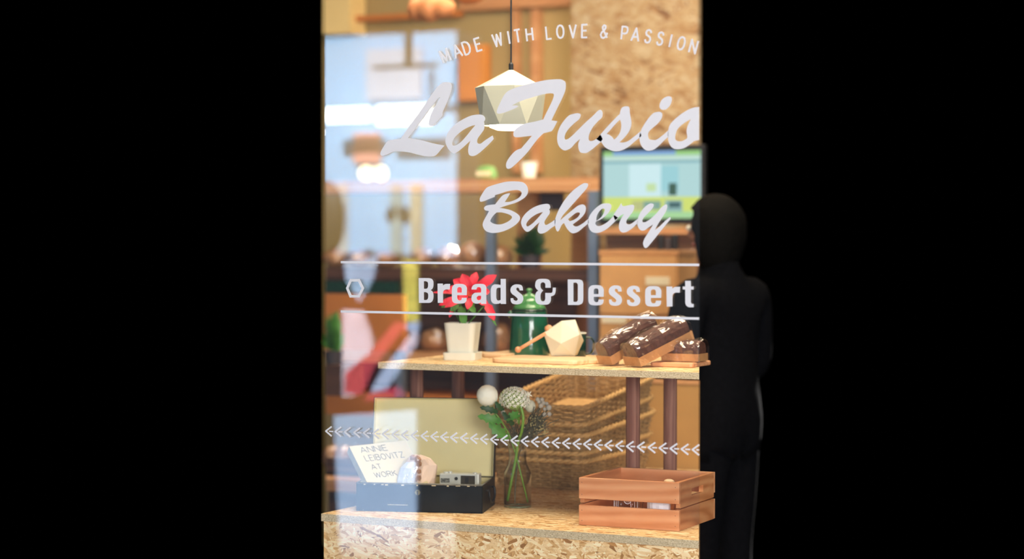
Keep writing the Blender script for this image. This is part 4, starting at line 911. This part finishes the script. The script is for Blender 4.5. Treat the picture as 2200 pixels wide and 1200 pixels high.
# ------------------------------------------------------------------ back of the shop
def bx3(bm, x0, x1, y0, y1, Y, dep):
    """box whose front face fills the sight lines x0..x1, y0..y1 in the plane Y"""
    xm = (x0+x1)/2; a = at(x0, 600, Y=Y).x; b = at(x1, 600, Y=Y).x; box(bm, (a, Y, at(xm, y1, Y=Y).z), (b, Y+dep, at(xm, y0, Y=Y).z)); return a, b
rk = thing('storage_rack', 'tall rack of orange pine shelves on grey steel posts behind the counter', 'rack', at(1100, 780, Y=7.0))
RY = 7.0; rd = .32
zt1 = at(1100, 381, Y=RY).z; xr0 = at(700, 600, Y=RY).x; xr1 = at(1286, 600, Y=RY).x
def cutL(Y): return at(700, 600, Y=Y).x
def rshelf(y0, y1, mat, nm='shelf'):
    z1 = at(1050, y0, Y=RY).z; z0 = at(1050, y1, Y=RY).z; bm = NB(); slab(bm, [(cutL(RY), RY), (xr1, RY), (xr1, RY+rd), (cutL(RY+rd), RY+rd)], z0, z1); obj(nm, bm, M[mat], rk); return z1
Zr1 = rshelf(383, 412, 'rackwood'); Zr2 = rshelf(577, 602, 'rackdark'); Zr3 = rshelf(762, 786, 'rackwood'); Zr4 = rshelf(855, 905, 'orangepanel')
for px in (1275, 1055, 860):
    a = at(px, 600, Y=RY-.02); bm = NB(); box(bm, (a.x-.018, RY-.03, 0), (a.x+.018, RY-.002, at(px, 410 if px != 860 else 700, Y=RY).z)); obj('post', bm, M['steel'], rk)
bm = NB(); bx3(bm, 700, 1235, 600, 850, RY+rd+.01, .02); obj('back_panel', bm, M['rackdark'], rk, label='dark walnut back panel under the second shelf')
bm = NB(); bx3(bm, 1160, 1208, 414, 452, RY+.2, .02); tag(obj('slate_sign', bm, M['darkboard']), 'small dark slate board under the top rack shelf', 'sign')
bm = NB(); bx3(bm, 1110, 1160, 414, 577, RY+.28, .02); obj('divider_board', bm, M['kraft'], rk)
bm = NB(); pu0, pu1 = at(1228, 600, Y=RY+.38).x, at(1262, 600, Y=RY+.38).x; box(bm, (pu0, RY+.38, .0), (pu1, RY+.42, at(1245, 410, Y=RY+.38).z)); tag(obj('pine_upright', bm, M['rackwood']), 'plain pine upright beside the steel post of the rack', 'board')
def pot_plant(label, px, py, Y, w, h, m='leafdark', z=None, sx=1):
    b = at(px, py, Y=Y); 
    if z is not None: b.z = z
    t = thing('potted_fern', label, 'potted plant', b); bm = NB(); sc = Y/7.0
    lathe(bm, [(.03*sc, .0005), (.038*sc, .05*sc), (.034*sc, .05*sc)], b, 16); obj('pot', bm, M['darkboard'], t)
    bm = NB()
    for k in range(150):
        a = random.uniform(0, 2*pi); e = random.uniform(.15, 1.35); L = random.uniform(.6, 1)*h
        d = Vector((cos(a)*cos(e)*w/h, sin(a)*cos(e)*w/h, sin(e))); s0 = b+Vector((0, 0, .045*sc)); lobed(bm, s0+d*L*.25, s0+d*L, .007*sc, 1, Vector((sin(a), -1, .2)))
    obj('fronds', bm, M[m], t); return t
pot_plant('dark green fern on the second shelf of the rack', 1140, 577, RY+.14, .085, .125, z=Zr2)
# things on the top shelf
q = at(1045, 378, Y=RY+.1); t_ = thing('green_packet', 'low green packet on the top shelf of the rack', 'packet', (q.x, q.y, Zr1)); bm = NB()
rings = [[Vector((q.x+w*cos(a*pi/8), q.y+w*.5*sin(a*pi/8), Zr1+z+.001)) for a in range(16)] for w, z in ((.045, 0), (.048, .02), (.035, .045), (.01, .052))]; loft(bm, rings); obj('bag', bm, M['greenitem'], t_)
bm = NB(); box(bm, (q.x-.03, q.y-.028, Zr1+.012), (q.x+.03, q.y-.022, Zr1+.03)); obj('label_patch', bm, M['label'], t_)
q = at(1137, 378, Y=RY+.1); t_ = thing('white_cup', 'white paper cup on the top shelf of the rack', 'cup', (q.x, q.y, Zr1)); bm = NB(); lathe(bm, [(.024, .0005), (.033, .062), (.031, .062), (.022, .004), (1e-4, .004)], (q.x, q.y, Zr1), 24, caps=False); obj('cup_body', bm, M['white'], t_, smooth=True)
bm = NB(); tube(bm, [Vector((q.x+.033*cos(k*pi/12), q.y+.033*sin(k*pi/12), Zr1+.062)) for k in range(24)], .002, 6, closed=True); obj('rolled_rim', bm, M['white'], t_)
# bread packages
def pack(t_loc, w, h, d, label, grp):
    t = thing('wrapped_bread', label, 'bread', t_loc, None, grp); bm = NB()
    bmesh.ops.create_icosphere(bm, subdivisions=3, radius=1)
    sd_ = random.uniform(0, 9)
    for v in bm.verts:
        n = v.co.normalized(); f = 1+.10*sin(n.x*5+sd_)*cos(n.y*6+sd_); v.co = Vector((n.x*w/2*f, n.y*d/2*f, max(-.85, n.z)*h/2*f+h*.45))
    zmin = min(v.co.z for v in bm.verts)
    for v in bm.verts: v.co.z -= zmin-.002
    obj('bread', bm, M['bread'], t, True, smooth=True)
    bm = NB(); bmesh.ops.create_icosphere(bm, subdivisions=3, radius=1)
    for v in bm.verts:
        n = v.co.normalized(); f = 1.13+random.uniform(-.05, .07)+.06*sin(n.x*11+sd_)*sin(n.z*13+n.y*9); v.co = Vector((n.x*w/2*f, n.y*d/2*f, max(-.8, n.z)*h/2*f+h*.5))
    zmin = min(v.co.z for v in bm.verts)
    for v in bm.verts: v.co.z -= zmin-.0005
    obj('wrapper', bm, M['cello'], t, True); return t
G2 = 'wrapped breads on the second rack shelf'
for k, (px, w, h, lb) in enumerate(((1072, 62, 50, 'wrapped round bread beside the dark fern on the rack'), (1015, 62, 56, 'wrapped round bread second to the left of the dark fern'), (960, 58, 48, 'wrapped round bread third to the left of the dark fern'), (908, 56, 46, 'wrapped round bread fourth to the left of the dark fern'), (828, 56, 40, 'wrapped bread on the second shelf above the yellow reflection'), (772, 54, 40, 'wrapped bread on the second shelf right of the leftmost one'), (722, 54, 42, 'leftmost wrapped bread on the second shelf, catching small sparkles'))):
    p = at(px, 577, Y=RY+.12); pack((p.x, p.y, Zr2), w*8/FPX*.95, h*8/FPX, .11, lb, G2)
G3 = 'wrapped breads on the third rack shelf'
for k, (px, w, h, lb) in enumerate(((1068, 64, 66, 'wrapped bread between the poinsettia and the coffee pot'), (935, 66, 50, 'wrapped bread just left of the white pot'), (880, 50, 44, 'wrapped bread at the left end behind the stand'))):
    p = at(px, 762, Y=RY+.14); pack((p.x, p.y, Zr3), w*8/FPX*.95, h*8/FPX, .12, lb, G3)
# wall pieces above the rack
bm = NB(); bx3(bm, 984, 1042, 95, 216, 8.18, .06); tag(obj('orange_wall_box', bm, M['orangebox'], bevel=.004), 'plain orange box on the olive wall left of the pendant', 'wall box')
bm = NB(); bx3(bm, 1140, 1158, 20, 372, 8.2, .04); tag(obj('timber_batten', bm, M['rackwood']), 'narrow upright timber batten on the olive wall right of the cord', 'batten', 'wall battens')
bm = NB(); bx3(bm, 1100, 1112, 20, 372, 8.2, .04); tag(obj('timber_batten', bm, M['rackwood']), 'narrow upright timber batten just behind the lamp cord', 'batten', 'wall battens')
bm = NB(); bx3(bm, 985, 1225, -20, 16, 8.15, .09); tag(obj('timber_beam', bm, M['rackwood']), 'orange timber beam along the top of the olive wall', 'beam')
bm = NB(); bx3(bm, 755, 985, 28, 40, 8.15, .05); bm2 = None; tag(obj('wall_rail', bm, M['orangepanel']), 'brown timber rail on the wall at upper left', 'rail')
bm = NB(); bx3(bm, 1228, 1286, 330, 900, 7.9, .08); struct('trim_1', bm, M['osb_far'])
# pale round plate seen beside the batten
# turned wooden pendant
tw = at(930, 18, Y=6.6); t_ = thing('turned_wood_ornament', 'turned orange wooden ornament hanging near the ceiling at upper left', 'ornament', tw)
bm = NB(); q6 = 7.4/FPX; lathe(bm, [(.1*q6, -58*q6), (13*q6, -57*q6), (21*q6, -50*q6), (26*q6, -38*q6), (20*q6, -30*q6), (27*q6, -22*q6), (30*q6, -8*q6), (27*q6, 6*q6), (20*q6, 12*q6), (23*q6, 22*q6), (20*q6, 34*q6), (12*q6, 50*q6), (.1*q6, 56*q6)], tw, 28, 'X'); obj('turned_body', bm, plain('orange_turned_wood', '#cf8650', .5, .15, 20), t_, smooth=True)
bm = NB(); lathe(bm, [(8*q6, -60*q6), (8*q6, -56*q6)], tw, 16, 'X'); obj('end_hole', bm, M['leg'], t_)
bm = NB(); tube(bm, [tw+Vector((0, 0, 20*q6)), Vector((tw.x, tw.y, 2.8))], .003, 6); obj('cord', bm, M['black'], t_)
tw2 = at(1010, -8, Y=6.8); t_ = thing('turned_wood_ornament', 'second turned wooden ornament cut off by the top edge', 'ornament', tw2)
bm = NB(); lathe(bm, [(.1*q6, -34*q6), (12*q6, -30*q6), (17*q6, -12*q6), (17*q6, 10*q6), (10*q6, 30*q6), (.1*q6, 34*q6)], tw2, 24, 'X'); obj('turned_body', bm, plain('brown_turned_wood', '#b0662f', .5, .15, 20), t_, smooth=True)
bm = NB(); tube(bm, [tw2+Vector((0, 0, 12*q6)), Vector((tw2.x, tw2.y, 2.8))], .003, 6); obj('cord', bm, M['black'], t_)

# monitor
MY = 7.0; mo = thing('computer_monitor', 'black flat monitor showing a pale blue and lime page', 'monitor', at(1400, 480, Y=MY))
bm = NB(); bx3(bm, 1288, 1512, 312, 482, MY, .035); obj('bezel', bm, M['black'], mo, bevel=.003)
def screenmat():
    t = NT('lit_screen'); tcn = t.n('TexCoord'); sp = t.n('SeparateXYZ'); t.l(tcn.outputs['Generated'], sp.inputs[0]); x, z = sp.outputs[0], sp.outputs[2]
    def band(s, a, b):
        m1 = t.n('Math', operation='GREATER_THAN'); m1.inputs[1].default_value = a; m2 = t.n('Math', operation='LESS_THAN'); m2.inputs[1].default_value = b
        t.l(s, m1.inputs[0]); t.l(s, m2.inputs[0]); m3 = t.n('Math', operation='MULTIPLY'); t.l(m1.outputs[0], m3.inputs[0]); t.l(m2.outputs[0], m3.inputs[1]); return m3.outputs[0]
    def rect(c, a, b, c_, d, col):
        m = t.n('Math', operation='MULTIPLY'); t.l(band(x, a, b), m.inputs[0]); t.l(band(z, c_, d), m.inputs[1]); return t.mix(m.outputs[0], c, lin(col))
    c_ = t.mix(0.0, lin('#bfe6e6'), lin('#bfe6e6'))
    c_ = rect(c_, 0, 1, .93, 1, '#a6dc8c'); c_ = rect(c_, .1, .75, .94, 1, '#8fb7ea'); c_ = rect(c_, 0, 1, .86, .93, '#d2f0e4'); c_ = rect(c_, 0, 1, .82, .86, '#8fbfc8')
    c_ = rect(c_, .27, .60, .30, .81, '#dcfbff'); c_ = rect(c_, .6, .78, .40, .78, '#a9dfe6'); c_ = rect(c_, .68, .76, .34, .52, '#4d6b5c'); c_ = rect(c_, .45, .55, .4, .52, '#d3f0b4')
    c_ = rect(c_, 0, 1, .10, .32, '#dfee7e'); c_ = rect(c_, .30, .42, .12, .26, '#c9cf8e'); c_ = rect(c_, .42, .60, .13, .26, '#8fb3a2'); c_ = rect(c_, .64, .82, .1, .27, '#9cc3be'); c_ = rect(c_, .68, .80, .16, .24, '#4f6f70')
    c_ = rect(c_, 0, 1, 0, .10, '#b5e6a8')
    e = t.n('Emission'); e.inputs[1].default_value = 1.0; t.l(c_, e.inputs[0]); t.l(e.outputs[0], t.out.inputs[0]); return t.m
bm = NB(); bx3(bm, 1296, 1504, 324, 469, MY-.003, .0025); obj('screen', bm, screenmat(), mo)
bm = NB(); bx3(bm, 1385, 1415, 480, 492, MY+.02, .03); obj('stand', bm, M['black'], mo)
# desk, clutter, strand board cabinet
CYb = 6.72
dk = thing('wooden_desk', 'brown wooden desk under the monitor', 'desk', at(1380, 600, Y=MY-.05))
zD = at(1380, 490, Y=MY-.08).z; zM = at(1400, 491, Y=MY+.02).z
bm = NB(); a = xr1+.03; b = at(1500, 600, Y=MY-.08).x; slab(bm, [(a, MY-.08), (b, MY-.08), (cutR(MY+.35), MY+.35), (a, MY+.35)], zD-.02, zD); obj('desk_top', bm, M['rackwood'], dk)
bm = NB(); slab(bm, [(a, MY), (b-.01, MY), (b-.01, MY+.02), (a, MY+.02)], .0, zD-.021); obj('front_panel', bm, wood('brown_walnut', '#5c3d28', '#7a5436', '#8f6844', (2, 20, 20)), dk)
for k, (px, h, m, lb) in enumerate(((1420, 30, 'black', 'small black tin on the cabinet at the left of the row of tins'), (1436, 24, 'darkboard', 'small grey tin on the cabinet between the black tins'), (1450, 32, 'black', 'small black tin on the cabinet nearest the person'))):
    zc = at(1370, 537, Y=CYb).z; q = at(px, 537, Y=CYb+.08); bm = NB(); lathe(bm, [(.012, .0005), (.012, h*7.8/FPX*.85), (.009, h*7.8/FPX)], (q.x, q.y, zc), 14); tag(obj('tin', bm, M[m]), lb, 'tin', 'tins on the strand board cabinet')
cbn = thing('low_cabinet', 'strand board cabinet with two pale handle labels below the monitor', 'cabinet', at(1370, 780, Y=CYb))
a_x, b_x = at(1290, 600, Y=CYb).x, at(1457, 600, Y=CYb).x; zc = at(1370, 537, Y=CYb).z
bm = NB(); box(bm, (a_x, CYb, .02), (b_x, CYb+.17, zc-.015)); obj('body', bm, M['tan'], cbn)
bm = NB(); box(bm, (a_x-.004, CYb-.006, zc-.015), (b_x+.004, CYb+.17, zc)); obj('cabinet_top', bm, M['kraft'], cbn)
zm = at(1370, 676, Y=CYb).z
for z0_, z1__, lx in ((zm+.004, zc-.02, (1384, 1438, 594, 612)), (.1, zm-.004, (1290, 1345, 680, 694))):
    bm = NB(); box(bm, (a_x+.004, CYb-.012, z0_), (b_x-.004, CYb-.0005, z1__)); dr = obj('drawer_front', bm, M['tan'], cbn)
    bm = NB(); x0_, x1__, y0_, y1_ = lx; bx3(bm, x0_+3, x1__, y0_, y1_, CYb-.016, .0035); obj('card_label', bm, M['label'], dr)
# plants and orange panel at far left
bm = NB(); bx3(bm, 699, 866, 632, 752, 6.7, .03); obj('front_board', bm, M['orangepanel'], rk, label='orange timber board')
bm = NB(); bx3(bm, 699, 850, 604, 628, 6.72, .03); obj('shelf_edge', bm, M['darkgreen'], rk, label='dark green edge strip')
zz = at(712, 782, Y=6.5).z
bm = NB(); bx3(bm, 699, 735, 785, 850, 6.45, .15); obj('plant_ledge', bm, M['rackdark'], rk)
pot_plant('bushy bright green plant at the left edge', 717, 785, 6.55, .045, .17, 'leaf', z=at(717, 785, Y=6.45).z)
bw_ = thing('tan_cupboard', 'plain tan board cupboard behind the baskets and the right legs', 'cupboard', at(1400, 1000, Y=5.80))
bm = NB(); a = at(1300, 600, Y=5.80).x; slab(bm, [(a, 5.80), (cutR(5.80), 5.80), (cutR(5.84), 5.84), (a, 5.84)], .0, at(1400, 822, Y=5.80).z); obj('body', bm, plain('tan_board', '#b08448', .7, .12, 5), bw_)
bm = NB(); slab(bm, [(a-.004, 5.795), (cutR(5.795), 5.795), (cutR(5.84), 5.84), (a-.004, 5.84)], at(1400, 822, Y=5.80).z, at(1400, 816, Y=5.80).z); obj('cupboard_top', bm, M['kraft'], bw_)
# low basket of breads at lower left
lb_ = thing('bread_tray', 'brown wooden tray of wrapped rolls left of the cash box', 'tray', at(740, 1000, Y=6.2)); TY = 6.2
zt2 = at(745, 985, Y=TY).z; xa_, xb_ = cutL(TY)+.0, at(800, 600, Y=TY).x
bm = NB(); box(bm, (xa_, TY, zt2-.06), (xb_, TY+.3, zt2-.05)); box(bm, (xa_, TY, zt2-.06), (xb_, TY+.015, zt2)); box(bm, (xa_, TY+.285, zt2-.06), (xb_, TY+.3, zt2)); box(bm, (xb_-.015, TY, zt2-.06), (xb_, TY+.3, zt2)); obj('tray_box', bm, M['rackdark'], lb_)
lt = thing('low_table', 'orange brown timber table behind the left end of the counter', 'table', at(740, 1100, Y=TY)); zl = zt2-.0605
bm = NB(); slab(bm, [(cutL(TY-.1), TY-.1), (at(960, 600, Y=TY-.1).x, TY-.1), (at(960, 600, Y=TY-.1).x, TY+.5), (cutL(TY+.5), TY+.5)], zl-.04, zl); obj('table_top', bm, M['rackwood'], lt)
bm = NB(); slab(bm, [(cutL(TY-.06)+.01, TY-.06), (at(955, 600, Y=TY-.06).x, TY-.06), (at(955, 600, Y=TY-.06).x, TY-.03), (cutL(TY-.03)+.01, TY-.03)], 0, zl-.04); obj('front_panel', bm, M['rackdark'], lt)
for k, (px, lb) in enumerate(((715, 'wrapped roll at the left end of the brown tray'), (742, 'wrapped roll in the middle of the brown tray'), (770, 'wrapped roll at the right end of the brown tray'))):
    p = at(px, 970, Y=TY+.1); pack((p.x, p.y, zt2-.05), .058, .085, .09, lb, 'wrapped rolls in the brown tray')

# person in black at the right edge
def person():
    C0 = at(1552, 600, Y=6.22); g = Vector((C0.x, C0.y, 0)); yaw = YAW+R(48)
    t = thing('person', 'person in black clothes with back turned, at the right edge before the monitor', 'person', g, (0, 0, yaw)); t.scale = (.88, .88, .88)
    me = bpy.data.meshes.new('body'); J = {'pelvis': (0, 0, .95), 'waist': (0, .0, 1.12), 'chest': (0, 0, 1.32), 'neckb': (0, .01, 1.47), 'neck': (0, .02, 1.56), 'head': (0, .04, 1.66), 'top': (0, .03, 1.75)}
    rad = {'pelvis': (.15, .11), 'waist': (.135, .10), 'chest': (.155, .11), 'neckb': (.07, .07), 'neck': (.052, .052), 'head': (.075, .09), 'top': (.05, .06)}
    for s, n in ((-1, 'L'), (1, 'R')):
        J.update({'sh'+n: (s*.185, 0, 1.44), 'el'+n: (s*.245, .02, 1.15), 'wr'+n: (s*.17, .23, 1.10), 'hd'+n: (s*.155, .29, 1.10), 'hip'+n: (s*.09, 0, .90), 'kn'+n: (s*.10, .02, .50), 'an'+n: (s*.10, -.01, .10), 'to'+n: (s*.11, .13, .045)})
        rad.update({'sh'+n: (.066, .066), 'el'+n: (.046, .046), 'wr'+n: (.030, .030), 'hd'+n: (.036, .020), 'hip'+n: (.088, .088), 'kn'+n: (.06, .06), 'an'+n: (.042, .05), 'to'+n: (.04, .03)})
    E = [('pelvis', 'waist'), ('waist', 'chest'), ('chest', 'neckb'), ('neckb', 'neck'), ('neck', 'head'), ('head', 'top')]
    for n in 'LR':
        E += [('chest', 'sh'+n), ('sh'+n, 'el'+n), ('el'+n, 'wr'+n), ('wr'+n, 'hd'+n), ('pelvis', 'hip'+n), ('hip'+n, 'kn'+n), ('kn'+n, 'an'+n), ('an'+n, 'to'+n)]
        for k in range(5):
            s = -1 if n == 'L' else 1; bx_ = J['hd'+n]
            if k < 4: J[f'f{k}{n}'] = (bx_[0]+s*(.024-.016*k), .345+(.006 if k in (1, 2) else -.004), 1.10); J[f'g{k}{n}'] = (bx_[0]+s*(.024-.016*k), .375+(.01 if k in (1, 2) else -.006), 1.082)
            else: J[f'f{k}{n}'] = (bx_[0]-s*.042, .30, 1.095); J[f'g{k}{n}'] = (bx_[0]-s*.052, .33, 1.085)
            rad[f'f{k}{n}'] = (.0085, .0085); rad[f'g{k}{n}'] = (.007, .007); E += [('hd'+n, f'f{k}{n}'), (f'f{k}{n}', f'g{k}{n}')]
    names = list(J); me.from_pydata([J[k] for k in names], [(names.index(a), names.index(b)) for a, b in E], [])
    o = bpy.data.objects.new('body', me); COL.objects.link(o)
    md = o.modifiers.new('skin', 'SKIN'); sv = me.skin_vertices[0].data
    for i, k in enumerate(names): sv[i].radius = rad[k]
    sv[0].use_root = True; o.modifiers.new('sub', 'SUBSURF').render_levels = 2; o.modifiers['sub'].levels = 2
    dg = bpy.context.evaluated_depsgraph_get(); m2 = bpy.data.meshes.new_from_object(o.evaluated_get(dg)); bpy.data.objects.remove(o)
    m2.name = 'body'; m2.materials.clear(); m2.materials.append(M['skin'])
    b = bpy.data.objects.new('body', m2); COL.objects.link(b); b.parent = t
    for p in m2.polygons: p.use_smooth = True
    bm = NB(); bm.from_mesh(m2)     # clothes follow the body a little outside it
    def shell(name, keep, off, mat):
        b2 = bm.copy(); b2.normal_update(); dele = [f for f in b2.faces if not keep(f.calc_center_median())]; bmesh.ops.delete(b2, geom=dele, context='FACES')
        for v in b2.verts: v.co += v.normal*off
        r_ = bmesh.ops.solidify(b2, geom=b2.faces[:], thickness=.003); mm = bpy.data.meshes.new(name); b2.to_mesh(mm); b2.free(); mm.materials.append(mat)
        for p in mm.polygons: p.use_smooth = True
        oo = bpy.data.objects.new(name, mm); COL.objects.link(oo); oo.parent = t; return oo
    shell('jacket', lambda c_: c_.z < 1.53 and c_.z > .86 and not (c_.y > .235), .014, M['cloth_black'])
    shell('trousers', lambda c_: c_.z <= .93 and c_.z > .09, .008, M['cloth_black'])
    shell('shoes', lambda c_: c_.z <= .10, .006, M['cloth_black'])
    bm.free()
    bm = NB(); bmesh.ops.create_icosphere(bm, subdivisions=4, radius=1)
    for v in bm.verts:
        n = v.co.normalized(); f = 1+.02*sin(n.x*40)*cos(n.z*8); x = n.x*.112*f; y = n.y*.112*f+.03; z = n.z*.125+1.665
        if n.z < 0: z = 1.665+n.z*.185; y = min(y, .045)
        if n.y > .35 and n.z < .55: y = min(y, .06)
        v.co = (x, y, z)
    obj('hair', bm, M['hair'], t, True, smooth=True)
    for s in (-1, 1):
        bm = NB(); ball(bm, (s*.03, .128, 1.665), .011, 12, 8); obj('eye', bm, M['white'], t, True)
    bm = NB(); tube(bm, [(0, .125, 1.675), (0, .148, 1.64), (0, .13, 1.632)], [.007, .013, .008], 8); obj('nose', bm, M['skin'], t, True, smooth=True)
    bm = NB(); ball(bm, (0, .122, 1.605), .02, 12, 8, (1.1, .5, .35)); obj('mouth', bm, plain('lips', '#9c5a50', .5), t, True, smooth=True)
person()

# ------------------------------------------------------------------ the street behind the viewer, mirrored in the glass
def mi(px, py, Ye):
    p = at(px, py, Y=2*GY-Ye); return Vector((p.x, Ye, p.z))
def mbox(bm, x0, x1, y0, y1, Ye, dep=.04):
    a, b = mi(x0, y1, Ye), mi(x1, y0, Ye); box(bm, (a.x, Ye-dep, a.z), (b.x, Ye, b.z))
SY = -2.6
sf = thing('shop_front', 'pale blue sunlit shop front across the street, mirrored in the glass', 'building', mi(840, 540, SY))
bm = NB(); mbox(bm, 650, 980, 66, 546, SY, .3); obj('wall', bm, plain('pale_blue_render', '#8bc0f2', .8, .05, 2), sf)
bm = NB(); mbox(bm, 785, 905, 100, 215, SY+.02, .02); obj('white_panel', bm, plain('pale_lilac_panel', '#b4c2dc', .8, .03, 2), sf)
bm = NB(); mbox(bm, 758, 815, 285, 350, SY+.02, .02); obj('pink_poster', bm, plain('pink_poster', '#d99a90', .8, .1, 6), sf)
for k, (a, b, m_) in enumerate(((700, 745, '#b3bfc7'), (838, 862, '#8aa5ae'), (880, 905, '#a9a897'))):
    bm = NB(); mbox(bm, a, b, 395, 545, SY+.02, .02); obj('pilaster', bm, plain('pilaster_paint', m_, .8, .05, 3), sf)
bm = NB(); mbox(bm, 868, 880, 62, 145, SY+.3, .03); mbox(bm, 800, 935, 135, 149, SY+.3, .03); tag(obj('sign_bracket', bm, M['black']), 'black sign bracket before the shop front, mirrored in the glass', 'bracket')
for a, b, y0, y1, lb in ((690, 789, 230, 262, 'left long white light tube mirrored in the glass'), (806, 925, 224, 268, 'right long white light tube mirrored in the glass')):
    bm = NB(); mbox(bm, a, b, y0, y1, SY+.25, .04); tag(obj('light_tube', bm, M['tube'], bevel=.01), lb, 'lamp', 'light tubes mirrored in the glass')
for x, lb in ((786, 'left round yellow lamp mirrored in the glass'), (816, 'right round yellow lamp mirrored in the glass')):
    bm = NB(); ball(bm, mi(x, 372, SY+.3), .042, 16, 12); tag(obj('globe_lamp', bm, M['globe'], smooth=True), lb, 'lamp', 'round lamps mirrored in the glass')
bm = NB(); e = mi(700, 470, SY+.5); ball(bm, Vector((e.x, e.y, e.z)), .13, 24, 16, (1, .4, 1.75)); tag(obj('reflection_blocker', bm, M['black'], smooth=True), 'added dark rounded canopy in front of the shop front, mirrored in the glass', 'blocker')  # added blocker, shaped to leave a dark gap in the mirrored shop front
def drape(bm, pts, Ye):
    """hanging cloth with thickness, outline in mirrored positions"""
    f = [bm.verts.new(mi(x, y, Ye)) for x, y in pts]; b = [bm.verts.new(mi(x, y, Ye)-Vector((0, .02, 0))) for x, y in pts]
    bm.faces.new(f); bm.faces.new(b[::-1]); n = len(pts)
    for i in range(n): bm.faces.new((f[i], b[i], b[(i+1) % n], f[(i+1) % n]))
SD = -.2
for pts, col, lb in (([(738, 560), (812, 548), (800, 600), (770, 650), (742, 600)], '#9fb8da', 'pale blue cloth'), ([(864, 560), (896, 556), (897, 690), (868, 690)], '#c8bf58', 'yellow cloth'),
        ([(735, 665), (778, 668), (800, 735), (790, 790), (760, 850), (735, 850)], '#c4c4d8', 'lilac white cloth'), ([(845, 700), (900, 690), (893, 740), (820, 850), (770, 850), (800, 790)], '#9db2d6', 'slanting pale blue cloth'),
        ([(848, 690), (870, 700), (800, 790), (775, 848), (738, 845), (740, 800), (790, 760)], '#b03a4a', 'slanting red cloth'), ([(790, 845), (850, 830), (870, 850), (780, 862)], '#9a2c48', 'crimson cloth')):
    bm = NB(); drape(bm, pts, SD); SD += .05; tag(obj('hanging_cloth', bm, plain('cloth_'+lb.replace(' ', '_'), col, .9, .15, 12)), lb+' on the street, mirrored in the glass', 'cloth')
ab = thing('advertising_board', 'pale blue standing board on the street, mirrored in the glass', 'board', mi(810, 1195, .42))
bm = NB(); e4 = [mi(716, 893, .42), mi(729, 1200, .42), mi(893, 1200, .42), mi(893, 880, .42)]
hexa(bm, e4, [v-Vector((0, .03, 0)) for v in e4]); obj('panel', bm, plain('pale_blue_board', '#8fabd0', .8, .04, 3), ab)
bm = NB(); mbox(bm, 905, 975, 1115, 1200, .38, .03); tag(obj('small_board', bm, plain('grey_blue_board', '#6f7a8a', .8, .04, 3)), 'small grey board on the street, mirrored in the glass', 'board')
